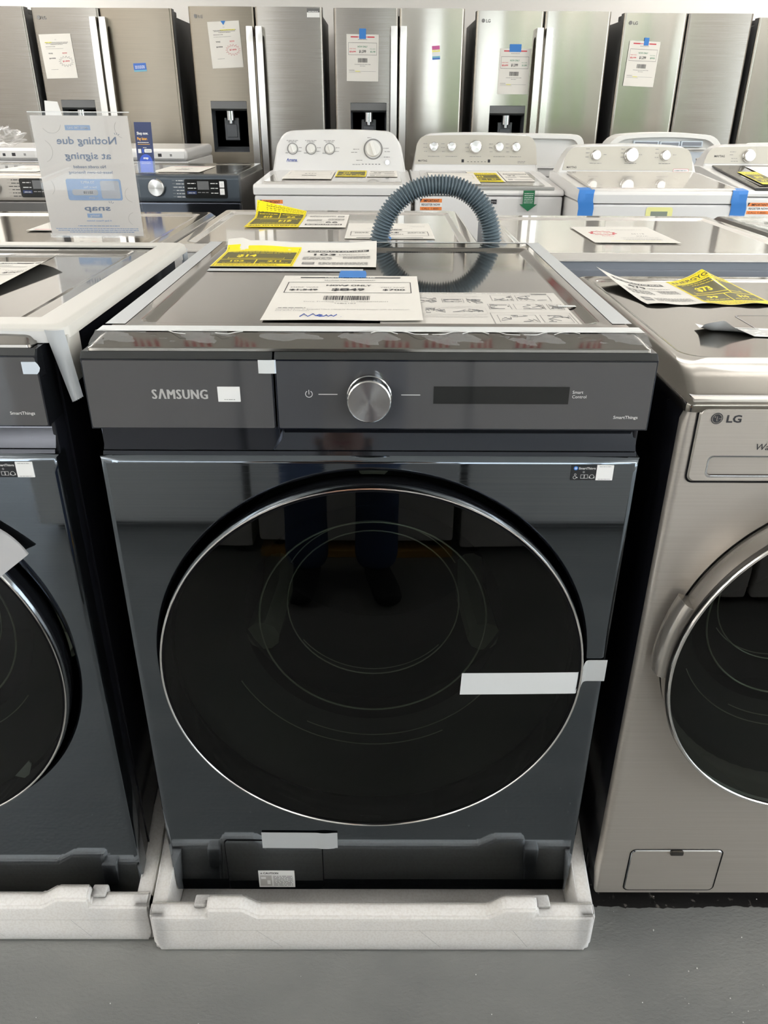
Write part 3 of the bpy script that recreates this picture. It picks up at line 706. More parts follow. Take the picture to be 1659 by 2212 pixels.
def make_topload(label, loc, yc, zf, zb, zc, lid_m, plate=None, deck_front=.93, rz=0.0, wt=.30, marks=None, group='top load washers in the third row'):
    """yc: console distance from the front, zf/zb: lid height front/back, zc: console top"""
    t = thing('top_load_washer', label, 'washing machine', loc, rz, group)
    b = MB(); b.box(-.341, .341, 0, yc+.12, .035, deck_front-.002, 'white_enamel', r=.012)
    for sx in (-1, 1):
        for sy in (.06, yc+.05): b.cyl(.022, .001, .036, 'black_rubber', 14, Matrix.Translation((sx*.28, sy, 0)))
    b.build('cabinet', t)
    b = MB()
    prof = [(-.004, deck_front), (-.006, zf-.014), (.002, zf-.004), (.016, zf), (yc, zb), (yc+.13, zb), (yc+.13, deck_front)]
    b.prism(prof, -.344, .344, 'white_enamel', 'x', r=.006, seg=3); b.build('top_deck', t)
    s = (zb-zf)/(yc-.016)
    lw = .300
    b = MB(); prof = [(.012, zf-.001), (.014, zf+.006), (.03, zf+.010), (yc-.05, zb+.008), (yc-.045, zb-.002)]
    if lid_m == 'white_lid':
        b.prism(prof, -lw, lw, 'white_lid', 'x', r=.004, seg=2)
    else:
        b.prism(prof, -lw, lw, 'white_enamel' if lid_m == 'glass_lid' else 'dark_glass_lid', 'x', r=.004, seg=2)
        b.grid(lambda u, v: (-lw+.035+(2*lw-.07)*u, .05+(yc-.15)*v, zf+.0110+s*(.034+(yc-.15)*v)), 1, 1, lid_m, smooth=False)
        b.box(-lw, lw, .006, .02, zf-.004, zf+.012, 'glass_lid' if lid_m == 'glass_lid' else 'dark_glass_lid', r=.004)
    b.build('washer_lid', t)
    z0 = zb-.01; k = .14
    b = MB(); poly = console_shape(.334, wt, z0, zc, .07); tilt_prism(b, poly, yc, yc+.13, 'console_white', z0, k, r=.012)
    F = frame((0, yc-.0008, z0), (1, 0, 0), (0, k, 1), None)
    if marks and not plate: marks(b, F)
    con = b.build('console', t)
    if plate:
        m, (px, pz0, pz1, pr) = plate
        b = MB(); pol = console_shape(px, px-.012, pz0-z0, pz1-z0, .05, .004); b.add([(p[0], p[1], .0015) for p in pol], [list(range(len(pol)))], m, F, False)
        b.add([(p[0], p[1], h) for h in (0, .0015) for p in pol], [(i, (i+1) % len(pol), len(pol)+(i+1) % len(pol), len(pol)+i) for i in range(len(pol))], m, F); F = F @ Matrix.Translation((0, 0, .0018))
        if marks: marks(b, F)
        b.build('face_plate', con)
    return t, con, F, z0
def sticker_important(parent, x, z, w=.10, h=.047, y=-.0008):
    b = MB(); T = front(x, y, z); u = h/3
    b.rect(0, w, 0, h, 'label_white', T); b.rect(0, w, h-u, h, 'orange', T, .0003); b.rect(0, w, 0, u*.86, 'orange', T, .0003)
    b.add([(0, h-u, 0), (w*.10, h, 0), (0, h, 0)], [(0, 1, 2)], 'ink', T @ Matrix.Translation((0, 0, .0005)), False)
    b.text('IMPORTANT', w*.16, h-u*.82, u*.66, 'ink', T, .0006, w=w*.72, bold=.02); b.text('REGISTER NOW', w*.07, u+u*.18, u*.6, 'ink', T, .0006, w=w*.86, bold=.015); b.text('CALL 1-800-', w*.08, u*.16, u*.5, 'ink', T, .0006, w=w*.8)
    return b.build('sticker', parent, 'orange and white registration sticker')
def cprint(b, F, items):
    for x, z, w in items: b.words(x, x+w, z, .0042, 'ink_grey', F, .0004)
# the one with four white knobs
def marks_a(b, AF):
    b.text('Amana', -.262, .056, .0135, 'ink_blue', AF, .0005, bold=.02, shear=.18); b.rect(-.262, -.205, .0525, .0535, 'ink_blue', AF, .0005)
    for x in (-.229, -.138, -.046):
        cprint(b, AF, [(x-.028, .148, .056), (x-.02, .142, .04), (x-.036, .092, .016), (x+.026, .10, .02), (x+.03, .116, .018)])
    cprint(b, AF, [(.06, .096, .03), (.07, .110, .03), (.225, .1, .03), (.22, .115, .026), (.222, .075, .03), (.14, .162, .02), (.085, .06, .03), (.066, .041, .04)])
    for i in range(6): b.rect(.113+i*.0165, .122+i*.0165, .043, .0452, 'ink', AF, .0005)
A, ac, AF, az = make_topload('white top load washer with four white knobs and dark blue script lettering', (-.199, 2.73, 0), .60, .972, .984, 1.168, 'white_lid', wt=.298, marks=marks_a)
b = MB(); b.cyl(.011, 0, .005, 'chrome_dark', 20, AF @ Matrix.Translation((.2395, .052, 0))); b.build('start_button', ac)
for x, z, r in ((-.229, .112, .021), (-.138, .112, .021), (-.046, .112, .021), (.169, .112, .037)): knob(ac, AF @ Matrix.Translation((x, z, 0)), r, 'white')
sticker_important(A, -.318, .862)
# five chrome knobs
def marks_b(b, BF):
    b.text('MAYTAG', -.302, .055, .0085, 'ink', BF, .0002, bold=.02)
    for x in (-.222, -.129, -.003, .121, .208): cprint(b, BF, [(x-.055, .135, .02), (x-.055, .118, .02), (x-.05, .10, .016), (x-.03, .078, .06)])
    b.rect(-.075, -.062, .052, .066, 'ink', BF, .0003); b.rect(.063, .076, .052, .066, 'ink', BF, .0003)
    for i in range(6): b.rect(-.045+i*.018, -.036+i*.018, .054, .056, 'ink', BF, .0003)
    cprint(b, BF, [(.22, .056, .04), (.22, .05, .036)])
B, bc, BF, bz = make_topload('white top load washer with five chrome knobs on a pale metal console', (.482, 2.75, 0), .60, .952, .985, 1.158, 'glass_lid', ('console_silver', (.322, 1.018, 1.150, .05)), marks=marks_b)
for x, r in ((-.222, .021), (-.129, .021), (-.003, .029), (.121, .021), (.208, .021)): knob(bc, BF @ Matrix.Translation((x, .122, 0)), r, 'chrome')
sticker_important(B, -.316, .868); B.scale = (.95, 1, 1)
b = MB(); G = front(.010, -.0006, .895); b.box(0, .026, 0, .018, 0, .003, 'ink', T=G); b.text('MAYTAG', .002, .007, .004, 'label_white', G, .0034); b.build('badge', B)
b = MB(); T = front(.135, -.010, 0)
b.rect(-.008, .078, .862, .958, 'clear_film', T)
b.add([(.012, .996-.045), (.062, .951), (.062, .90), (.074, .90), (.037, .870), (0, .90), (.012, .90)] and [(.012, .951, .0005), (.062, .951, .0005), (.062, .895, .0005), (.076, .895, .0005), (.037, .866, .0005), (-.002, .895, .0005), (.012, .895, .0005)], [list(range(7))[::-1]], 'green_tag', T, False)
for i in range(6): b.words(.017, .057, .900+i*.0075, .003, 'label_white', T, .0008, i)
tag(b.build('energy_arrow_tag', loc=(.482, 2.75, 0)), 'green arrow tag in clear film hanging from the front of the five knob washer', 'tag')
# three chrome knobs, pulled forward, blue tape on its corners
def marks_c(b, CF):
    b.text('MAYTAG', -.290, .028, .0085, 'ink', CF, .0002, bold=.02)
    for x in (-.155, .011, .173): cprint(b, CF, [(x-.05, .108, .018), (x-.05, .092, .018), (x-.05, .074, .018), (x-.028, .048, .056), (x+.035, .085, .016)])
    b.rrect(.218, .290, .014, .027, .002, 'label_white', CF, .0003); b.frame_line(.218, .290, .014, .027, .0012, 'ink_red', CF, .0005); b.words(.224, .284, .0185, .004, 'ink', CF, .0006)
C, cc, CF, czz = make_topload('white top load washer with three chrome knobs and blue tape on its lid corners', (1.146, 2.45, 0), .56, .976, 1.006, 1.122, 'white_lid', ('console_silver', (.310, 1.016, 1.115, .05)), marks=marks_c)
for x, r in ((-.155, .021), (.011, .030), (.173, .021)): knob(cc, CF @ Matrix.Translation((x, .083, 0)), r, 'chrome')
C.scale = (.97, 1, 1)
# dark lidded one at the right edge
def marks_d(b, DF):
    b.text('MAYTAG', -.275, .052, .0095, 'ink', DF, .0002, bold=.02); cprint(b, DF, [(-.20, .075, .03), (-.20, .062, .02), (-.19, .045, .03), (-.19, .032, .036)])
D4, dc, DF, dz = make_topload('white top load washer with a dark glass lid at the right edge', (1.945, 2.75, 0), .60, .955, 1.015, 1.112, 'dark_glass_lid', ('console_silver', (.325, 1.028, 1.105, .05)), marks=marks_d)
for x in (-.105, .10): knob(dc, DF @ Matrix.Translation((x, .058, 0)), .028, 'chrome')
sticker_important(D4, -.325, .858)

# ------------------------------------------------------------------ slate and silver front-load dryers on the left of that row
def make_dryer(label, loc, face, side, top, low):
    t = thing('front_load_dryer', label, 'clothes dryer', loc, group='front load dryers in the third row')
    b = MB(); b.box(-.342, .342, .03, .80, .03, .975, side, r=.008)
    for sx in (-1, 1):
        for sy in (.09, .70): b.cyl(.022, .001, .031, 'black_rubber', 14, Matrix.Translation((sx*.28, sy, 0)))
    b.prism([(.16, .30), (.16, .70), (.165, .71), (.6, .71), (.6, .30)], .3415, .3435, side, 'x')
    b.build('cabinet', t)
    b = MB(); b.box(-.343, .343, .012, .05, .03, .884, low, r=.01); b.build('front_panel', t)
    b = MB(); b.lathe([(.20, 0), (.235, .004), (.24, .02), (.23, .03), (.20, .032), (.19, .02)], face, 48, front(0, .012, .5)); b.lathe([(.19, .02), (.15, .012), (0, .0)], 'display_glass', 48, front(0, .012, .5)); b.build('door', t)
    b = MB(); lid_mesh(b, -.343, .343, .012, .80, .972, 1.0, (-.29, .29, .09, .72), top, .003, .03); weld(b.build('lid', t))
    b = MB(); pol = [(.05, .885), (.012, .8835), (0, .889), (-.006, .905), (-.006, .978), (0, .990), (.012, .9965), (.05, .9985)]
    b.prism(pol, -.343, .343, face, 'x', r=.004, seg=2)
    F = front(0, -.0064, 0)
    dark = face == 'slate'; ink = 'print_white' if dark else 'ink'
    for i in range(6):
        z = .972-.0135*i; b.words(.062-.012*(i in (2,)), .098, z, .0052, ink, F, seed=i); b.rect(.045, .058, z+.002, z+.0026, ink, F)
        b.words(-.155, -.115, z, .0052, ink, F, seed=i+9)
    cp = b.build('control_panel', t)
    b = MB(); b.prism(rr_poly(.099, .290, .901, .980, .008), -.008, -.005, 'display_glass', 'y', r=.0008); G = front(0, -.0083, 0)
    b.rect(.157, .208, .937, .972, 'lcd' if False else 'dispenser_grey', G)
    for i in range(3):
        z = .961-.020*i; b.words(.113, .150, z, .0055, 'print_white', G, seed=i); b.words(.216, .248, z, .0055, 'print_white', G, seed=i+4)
        b.words(.157+.018*i, .171+.018*i, .924, .0045, 'print_grey', G, seed=i)
    b.rrect(.109, .151, .918, .931, .002, 'sign_navy', G); b.words(.116, .144, .922, .005, 'print_white', G, .0003)
    dp = b.build('display', cp)
    for z in (.946, .916):
        b = MB(); b.box(.256, .277, -.0105, -.0078, z, z+.026, 'label_white', r=.002); b.disc(.2665, z+.013, .004, 'ink_pale', front(0, -.0107, 0), r0=.003); b.build('button', dp)
    K = front(-.025, -.006, .944); b = MB()
    b.lathe([(.038, 0), (.0385, .010), (.036, .018)], 'chrome', 48, K); b.lathe([(.036, .018), (.033, .021), (0, .022)], 'spun_steel', 48, K); b.rect(-.03, .03, -.0004, .0006, 'ink_grey', K, .0225)
    weld(b.build('dial_knob', cp))
    return t
DR1 = make_dryer('slate blue front load dryer with a chrome dial, beside the four knob washer', (-.968, 2.87, 0), 'slate', 'slate_side', 'slate_lid', 'navy_gloss')
DR2 = make_dryer('silver front load dryer with a black display at the left edge', (-1.703, 2.87, 0), 'silver_paint', 'slate_side', 'steel_lid', 'graphite_dark')

# ------------------------------------------------------------------ white machines of the fourth row
def make_white_dryer(label, loc):
    t = thing('front_load_dryer', label, 'clothes dryer', loc, group='white appliances before the refrigerators')
    b = MB(); b.box(-.342, .342, .02, .72, .03, 1.0, 'white_enamel', r=.008)
    for sx in (-1, 1):
        for sy in (.09, .64): b.cyl(.022, .001, .031, 'black_rubber', 14, Matrix.Translation((sx*.28, sy, 0)))
    b.build('cabinet', t)
    b = MB(); b.box(-.343, .343, 0, .73, 1.0, 1.062, 'white_enamel', r=.022, seg=4); tp = b.build('top_panel', t)
    b = MB(); b.box(.10, .33, -.004, .004, 1.012, 1.05, 'console_white', r=.003); F = front(0, -.0044, 0); b.rect(.135, .15, 1.022, 1.036, 'ink', F); b.rect(.185, .205, 1.022, 1.038, 'ink', F); b.rect(.25, .262, 1.024, 1.036, 'ink_grey', F); b.build('control_strip', tp)
    return t
WD1 = make_white_dryer('white low topped appliance at the left edge, a plastic bag on it', (-2.20, 3.80, 0))
WD2 = dup(WD1, 'white low topped appliance behind the slate dryer, beside the blue brochure', (-1.40, 3.80, 0))
def make_hood(label, loc, z1, half, r, arch, inside):
    t = thing('top_load_washer', label, 'washing machine', loc, group='white appliances before the refrigerators')
    b = MB(); b.box(-.341, .341, .02, .68, .035, .93, 'white_enamel', r=.012)
    for sx in (-1, 1):
        for sy in (.09, .60): b.cyl(.022, .001, .036, 'black_rubber', 14, Matrix.Translation((sx*.28, sy, 0)))
    b.build('cabinet', t)
    b = MB(); b.box(-.344, .344, .015, .685, .93, .985, 'white_enamel', r=.012); b.box(-.30, .30, .18, .67, .984, .996, 'white_lid', r=.005); b.build('top_deck', t)
    b = MB(); O = console_shape(half, half-.006, .975, z1, r, arch); n = len(O); cxm = .0; czm = (z1+.975)/2
    I = [(p[0]*(1-.032/half), .975+(p[1]-.975)*(1-.022/(z1-.975))) for p in O]
    vs = [(x, 0.012, z) for x, z in O]+[(x, 0, z) for x, z in [(q[0]*.99, .975+(q[1]-.975)*.985) for q in O]]+[(x, 0, z) for x, z in I]+[(x, .035, z) for x, z in I]+[(x, .14, z) for x, z in O]
    fs = [(j*n+i, j*n+(i+1) % n, (j+1)*n+(i+1) % n, (j+1)*n+i) for j in range(3) for i in range(n)]+[(i, 4*n+i, 4*n+(i+1) % n, (i+1) % n) for i in range(n)]+[[3*n+i for i in range(n)], [4*n+i for i in range(n)]]
    bm = bmesh.new(); V = [bm.verts.new(p) for p in vs]
    for f in fs: bm.faces.new([V[k] for k in f])
    b.bm(bm, 'white_plastic')
    con = b.build('console', t)
    if inside:
        b = MB()
        for x0, x1, z0, z1_ in ((-.17, -.03, 1.085, 1.115), (-.025, .085, 1.085, 1.112), (.09, .21, 1.085, 1.115)):
            b.box(x0, x1, .012, .036, z0, z1_, 'protector_film', r=.004); b.box(x0+.008, x1-.008, .010, .0135, z0+.006, z1_-.005, 'grey_back', r=.001)
        b.box(-.2, .23, .006, .034, 1.072, 1.078, 'white_plastic', r=.002); b.build('rib', con)
        b = MB()
        for i in range(7):
            for j in range(4): b.disc(.17+i*.014+(j % 2)*.007, 1.01+j*.012, .0042, 'ink_grey', front(0, .034, 0), n=8)
        b.box(.15, .28, .0335, .035, .998, 1.06, 'protector_film', r=.0005); b.build('vent_grille', con)
    return t
make_hood('white washer facing away, the low square console back right of the five knob console', (.785, 3.78, 0), 1.145, .335, .05, .003, False)
make_hood('white washer facing away with a broad rounded ribbed console back', (1.555, 3.78, 0), 1.152, .330, .105, .010, True)
make_hood('white washer facing away at the right edge behind the dark lidded one', (2.345, 3.78, 0), 1.105, .335, .06, .003, False)
# ------------------------------------------------------------------ refrigerators along the back wall
FY = 5.0
def door_skin(b, x0, x1, z0, z1, m, hole=None, bow=.007, edge=.018, th=.075, full=None):
    """bowed door front at y=0 with rounded upright edges and an optional opening (hx0,hx1,hz0,hz1)"""
    fx0, fx1 = full or (x0, x1); N = 14
    xs = [x0+edge*(1-cos(pi/2*i/4)) for i in range(5)]+[x0+edge+(x1-x0-2*edge)*i/N for i in range(1, N)]+[x1-edge*(1-cos(pi/2*(4-i)/4)) for i in range(5)]
    zs = [z0, z1]
    if hole: xs = sorted([x for x in xs if min(abs(x-hole[0]), abs(x-hole[1])) > .006]+[hole[0], hole[1]]); zs = [z0, hole[2], hole[3], z1]
    def y(x):
        q = (x-(fx0+fx1)/2)/((fx1-fx0)/2); yy = bow*q*q
        for e in (x0, x1):
            d = abs(x-e)
            if d < edge: yy += edge*.62*(1-sqrt(max(0, 1-((edge-d)/edge)**2)))
        return yy
    vs = [(x, y(x), z) for z in zs for x in xs]; n = len(xs); fs = []
    for j in range(len(zs)-1):
        for i in range(n-1):
            if hole and j == 1 and hole[0]-1e-6 <= xs[i] and xs[i+1] <= hole[1]+1e-6: continue
            fs.append((j*n+i, j*n+i+1, (j+1)*n+i+1, (j+1)*n+i))
    b.add(vs, fs, m)
    # top, bottom, sides
    for z, s in ((z1, 1), (z0, -1)):
        vv = [(x, y(x), z) for x in xs]+[(x, th, z) for x in xs]
        b.add(vv, [(i, i+1, n+i+1, n+i) if s > 0 else (i, n+i, n+i+1, i+1) for i in range(n-1)], 'fridge_side', smooth=False)
    for x in (x0, x1): b.add([(x, y(x), z0), (x, y(x), z1), (x, th, z1), (x, th, z0)], [(0, 1, 2, 3) if x == x0 else (3, 2, 1, 0)], 'fridge_side', smooth=False)
    return y
def make_fridge(label, x0, x1, xs, zt, mL, mR, side='fridge_side', handles=True, disp=None, logo=True, hz=(.80, 1.70), d=.74):
    cx = (x0+x1)/2; t = thing('refrigerator', label, 'refrigerator', (cx, FY, 0), group='stainless refrigerators along the back wall')
    a, c, s = x0-cx, x1-cx, xs-cx; zl = .735
    b = MB(); b.box(a+.006, c-.006, .085, d, .03, zt-.035, side, r=.006)
    for sx in (-1, 1):
        b.cyl(.025, .001, .032, 'black_rubber', 14, Matrix.Translation((sx*(c-.07), .16, 0))); b.cyl(.025, .001, .032, 'black_rubber', 14, Matrix.Translation((sx*(c-.07), d-.1, 0)))
        b.box(min(sx*(c-.09), sx*(c-.012)), max(sx*(c-.09), sx*(c-.012)), .04, .20, zt-.036, zt-.004, 'fridge_side_dark', r=.006)
    b.build('cabinet', t)
    hole = None
    if disp: hole = (disp[0]-cx, disp[1]-cx, disp[2], disp[3])
    b = MB(); door_skin(b, a, s-.003, zl, zt, mL, hole)
    if logo:
        L = front(a+.045, -.0002, zt-.06); b.disc(.0, .006, .011, 'ink_grey', L); b.text('LG', .018, -.004, .018, 'ink_grey', L, bold=.03)
    ld = weld(b.build('door', t))
    if disp:
        h0, h1, z0, z1 = hole; b = MB(); dp = .085
        vs = [(h0, .004, z0), (h1, .004, z0), (h1, .004, z1), (h0, .004, z1), (h0+.012, dp, z0+.03), (h1-.012, dp, z0+.03), (h1-.012, dp, z1), (h0+.012, dp, z1)]
        b.add(vs, [(0, 1, 5, 4), (1, 2, 6, 5), (3, 7, 6, 2), (0, 4, 7, 3), (4, 5, 6, 7)], 'dispenser_dark', smooth=False)
        b.prism([(.001, z1-.002), (.001, z1-.045), (.02, z1-.058), (dp, z1-.058), (dp, z1-.002)], h0+.001, h1-.001, 'dispenser_grey', 'x', r=.001)
        dd = b.build('dispenser', ld); m = (h0+h1)/2
        b = MB(); b.cyl(.030, z1-.115, z1-.055, 'chrome_dark', 24, Matrix.Translation((m, .042, 0)), b=.004); b.cyl(.014, z1-.135, z1-.112, 'chrome_dark', 16, Matrix.Translation((m, .042, 0))); b.build('nozzle', dd)
        b = MB(); b.box(m-.05, m+.05, .066, .080, z0+.07, z1-.10, 'dispenser_dark', r=.006); b.box(m-.036, m+.036, .058, .068, z0+.09, z1-.14, 'dispenser_grey' if False else 'dispenser_dark', r=.004); b.build('paddle', dd)
    b = MB(); door_skin(b, s+.003, c, zl, zt, mR); rdoor = weld(b.build('door', t))
    b = MB(); door_skin(b, a, c, .06, zl-.008, mR); fz = weld(b.build('freezer_drawer', t))
    if handles:
        for sg, par in ((-1, ld), (1, rdoor)):
            b = MB(); h0, h1 = hz; n = 18
            pol = [( -.052-.012*sin(pi*i/n), h0+(h1-h0)*i/n) for i in range(n+1)]
            pol = [(.004, h0)] + pol + [(.004, h1), (.004, h1-.05), (-.028, h1-.055)] + [(y+.018, z) for y, z in pol[::-1]][3:-3] + [(-.028, h0+.055), (.004, h0+.05)]
            b.prism(pol, s+sg*.030-.021, s+sg*.030+.021, 'handle_steel', 'x', r=.004, seg=2); b.build('door_handle', par)
        b = MB(); b.prism([(.004, 0), (-.055, .0), (-.06, .02), (-.055, .04), (-.035, .035), (-.035, .03), (.004, .03)], a+.08, c-.08, 'handle_steel', 'x', r=.003, T=Matrix.Translation((0, 0, .62))); b.build('door_handle', fz)
    return t
K5 = 1.01722
def fx(x): return .0137+(x-.0137)*K5
def fzz(z): return 1.265+(z-1.265)*K5
R1 = make_fridge('stainless refrigerator cut off at the left edge of the photo', fx(-3.13), fx(-2.243), fx(-2.68), 1.832, 'fridge_dark_reflect', 'fridge_dark_reflect', disp=None, logo=False)
R2 = make_fridge('stainless refrigerator with a small blue sticker on its right door', fx(-2.199), fx(-1.315), fx(-1.772), 1.826, 'fridge_dark_reflect', 'fridge_warm_reflect', 'fridge_side_dark', disp=(fx(-2.10), fx(-1.878), .985, 1.305), hz=(.80, fzz(1.765)))
R3 = make_fridge('stainless refrigerator with a sheet tilted beside its handle and a foil label', fx(-1.210), fx(-.366), fx(-.795), 1.838, 'fridge_warm_reflect', 'fridge_dark_reflect', 'fridge_side_dark', disp=(fx(-1.117), fx(-.880), fzz(.997), fzz(1.302)), hz=(.78, fzz(1.72)))
R4 = make_fridge('stainless refrigerator with a small coloured sticker on its right door', fx(-.295), fx(.534), fx(.118), 1.834, 'fridge_dark_reflect', 'fridge_steel', disp=(fx(-.195), fx(.043), fzz(.99), fzz(1.297)), logo=False, hz=(.78, fzz(1.725)))
R5 = make_fridge('stainless refrigerator with a dented left door behind the five knob washer', fx(.608), fx(1.460), fx(1.040), 1.823, 'fridge_steel', 'fridge_steel', disp=(fx(.725), fx(.96), fzz(.98), fzz(1.284)), hz=(.78, fzz(1.72)))
R6 = make_fridge('stainless refrigerator without handles or dispenser', fx(1.542), fx(2.362), fx(1.947), 1.816, 'fridge_steel', 'fridge_dark_reflect', handles=False)
R7 = make_fridge('stainless refrigerator cut off at the right edge of the photo', fx(2.40), fx(3.25), fx(2.83), 1.795, 'fridge_steel', 'fridge_steel', logo=False)
# dents of the dented door
# ------------------------------------------------------------------ printed sheets
def sheet(b, w, h, T, m='paper', nu=14, nv=14, fn=None):
    b.grid(lambda u, v: (w*u, h*v, 0), nu, nv, m, T)
    b.grid(lambda u, v: (w*(1-u), h*v, -.00025), nu, nv, m, T)
def price_print(b, w, h, T, was, now, save, inks=('ink', 'ink', 'ink'), bar='ink', model='Model# WF53BB8900AD', hand=False, code='FL10EREXGNDH', small=False, flip=False, barw=.74, bartext='LIMITED TIME OFFER', desc='Samsung 5.3 cu. ft. Bespoke Ultra Capacity Front Load Washer with AI OptiWash'):
    U = T @ Matrix.Diagonal((w, h, 1, 1)); a = h/w; z = .0003
    def tx(s, x, y, hh, m, ww, al='c', bold=.0): b.text(s, x, y, hh, m, U, z+.0001, w=ww, al=al, bold=bold)
    b.rect(.5-barw/2, .5+barw/2, .932, .957, bar, U, z)
    if not small: tx(bartext, .5, .936, .016, 'label_white', .36, bold=.02)
    else: tx(bartext, .5, .936, .018, 'label_white', .30, bold=.02)
    if small: b.words(.36, .64, .885, .016, 'ink_grey', U, z)
    else: tx(model, .5, .866, .017, 'ink_grey', .36, bold=.02)
    b.frame_line(.055, .945, .565, .825, .006, 'ink', U, z)
    tx('NOW ONLY', .5, .725, .036, inks[0], .31, bold=.02); tx(now, .5, .615, .058, inks[0] if not small else 'ink', .22, bold=.03)
    tx('MSRP WAS', .19, .685, .022, 'ink_grey' if not small else inks[1], .20); tx(was, .19, .618, .036, inks[1], .20, bold=.02); b.rect(.085, .295, .633, .638, inks[1], U, z+.0002)
    tx('YOU SAVE', .81, .685, .022, 'ink_grey' if not small else inks[2], .18); tx(save, .82, .622, .036, inks[2], .16, bold=.02)
    b.barcode(.35, .655, .405, .498, 'ink', U, z)
    if small: b.words(.25, .77, .36, .016, 'ink_grey', U, z); b.words(.42, .58, .325, .016, 'ink_grey', U, z)
    else: tx('Store Tracking Code: '+code, .5, .364, .017, 'ink_grey', .56); tx('1685183', .5, .325, .017, 'ink_grey', .13)
    b.words(.07, .25, .238, .012, 'ink', U, z)
    if small: b.words(.07, .92, .212, .010, 'ink_grey', U, z, 1); b.words(.07, .45, .188, .010, 'ink_grey', U, z, 2); b.rect(.27, .42, .206, .226, 'marker_yellow', U, z-.0001)
    else: tx(desc, .49, .206, .015, 'ink_grey', .86); tx('and Auto Dispense', .17, .180, .015, 'ink_grey', .22)
    if hand:
        P = [(.235, .065), (.255, .12), (.285, .066), (.312, .122), (.332, .082), (.35, .075), (.372, .094), (.352, .104), (.338, .085), (.36, .066), (.386, .072), (.398, .1), (.412, .068), (.428, .096), (.444, .068), (.462, .108)]
        b.tube([(x*w, y*h, .0004) for x, y in P], .0007, 'ink_blue', 5, T)
        b.disc(.49*w, .066*h, .0008, 'ink_blue', T, .0004)
def energy_print(b, w, h, T, m='yellow', dark='yellow_dark', price='$14', a='103', c='$11', head=True):
    U = T @ Matrix.Diagonal((w, h, 1, 1)); z = .0003
    b.rect(0, 1, 0, 1, m, U, z-.0001); b.frame_line(.02, .98, .02, .98, .006, dark, U, z)
    if head: b.text('ENERGYGUIDE', .5, .86, .075, dark, U, z, w=.90, al='c', bold=.03)
    b.words(.06, .94, .83, .014, dark, U, z); b.rect(.04, .96, .14, .80, dark, U, z)
    b.words(.12, .88, .755, .02, m, U, z+.0002); b.words(.26, .74, .70, .02, m, U, z+.0002, 1)
    b.text(price, .34, .50, .13, m, U, z+.0002, w=.25, al='c', bold=.04); b.rect(.12, .84, .42, .432, m, U, z+.0002); b.rect(.12, .126, .40, .48, m, U, z+.0002); b.rect(.834, .84, .40, .48, m, U, z+.0002)
    b.rect(.04, .96, .355, .370, m, U, z+.0002); b.rect(.50, .515, .14, .36, m, U, z+.0002)
    b.text(a, .27, .24, .07, m, U, z+.0002, w=.17, al='c', bold=.03); b.text(c, .74, .24, .07, m, U, z+.0002, w=.17, al='c', bold=.03); b.words(.10, .46, .18, .02, m, U, z+.0002); b.words(.56, .92, .18, .02, m, U, z+.0002, 2)
    for i in range(3): b.words(.05, .80, .04+i*.03, .016, dark, U, z, i)
def energy_white(b, w, h, T, num='103'):
    U = T @ Matrix.Diagonal((w, h, 1, 1)); z = .0003
    b.rect(.10, .90, .76, .845, 'ink', U, z); b.text('ENERGYGUIDE', .5, .778, .05, 'paper', U, z+.0001, w=.74, al='c', bold=.03)
    b.text(num, .34, .585, .10, 'ink', U, z, w=.28, al='c', bold=.02); b.text('kWh', .60, .60, .06, 'ink_grey', U, z, w=.16, al='c'); b.words(.68, .88, .61, .02, 'ink_grey', U, z)
    b.rect(.08, .92, .535, .54, 'ink', U, z)
    for i in range(5): b.words(.08, .45, .36+i*.03, .018, 'ink_grey', U, z, i); b.words(.58, .92, .42+i*.025, .016, 'ink_grey', U, z, i+7)
    b.rect(.10, .25, .13, .24, 'ink_grey', U, z); b.words(.12, .23, .18, .03, 'paper', U, z+.0001)
    for i in range(4): b.words(.30, .90, .12+i*.032, .02, 'ink_grey', U, z, i+3)
def strip(name, label, cat, x0, x1, y0, y1, T, m, th=.0004, waves=0.0, nu=12, nv=2, rag=0.0, group=None):
    b = MB(); rd = random.Random(int(x0*1000)+int(y0*777)+3)
    J = {0.0: [rd.uniform(-rag, rag) for _ in range(nv*4+1)], 1.0: [rd.uniform(-rag, rag) for _ in range(nv*4+1)]}
    nv4 = nv*4 if rag else nv
    def f(u, v):
        du = J[u][int(round(v*nv4))] if (rag and u in J) else 0
        return (x0+(x1-x0)*u+du, y0+(y1-y0)*v, th+waves*(sin(u*23)+.6*sin(u*57+v*5)))
    b.grid(f, nu, nv4, m, T)
    o = b.build(name); return tag(o, label, cat, group)
LZ = ZB+.972          # top of the middle washer's lid
RZ = LZ-.0052         # its pressed field
# --- energy sheet, two leaves, on the middle washer
T = topf(-.286, .497, RZ+.0022)
b = MB(.012); w1, w2, h = .143, .147, .195
sheet(b, w1+w2, h, T, 'paper', 20, 16); energy_print(b, w1, h*.93, T @ Matrix.Translation((0.001, 0.002, .0001)), head=False); energy_white(b, w2, h*1.05, T @ Matrix.Translation((w1, -.004, .0002)))
Ti = T.inverted()
def curl(v):
    p = Ti @ v; q = max(0, (p.y-.165)/.03); p.z += .012*q*q + .0035*max(0, sin(p.x*26))*max(0, p.y/.19)**2
    p.z += .006*max(0, (p.y-.15)/.045)**2*(p.x < .03); return T @ p
b.warp(curl); tag(b.build('energy_label'), 'yellow and white energy sheet at the back left of the middle washer lid', 'energy label')
b = MB(); strip('packing_tape', 'white tape strip along the front of the energy sheet on the middle washer', 'tape', -.287, -.018, .462, .486, topf(0, 0, RZ), 'tape_frost', .0008)
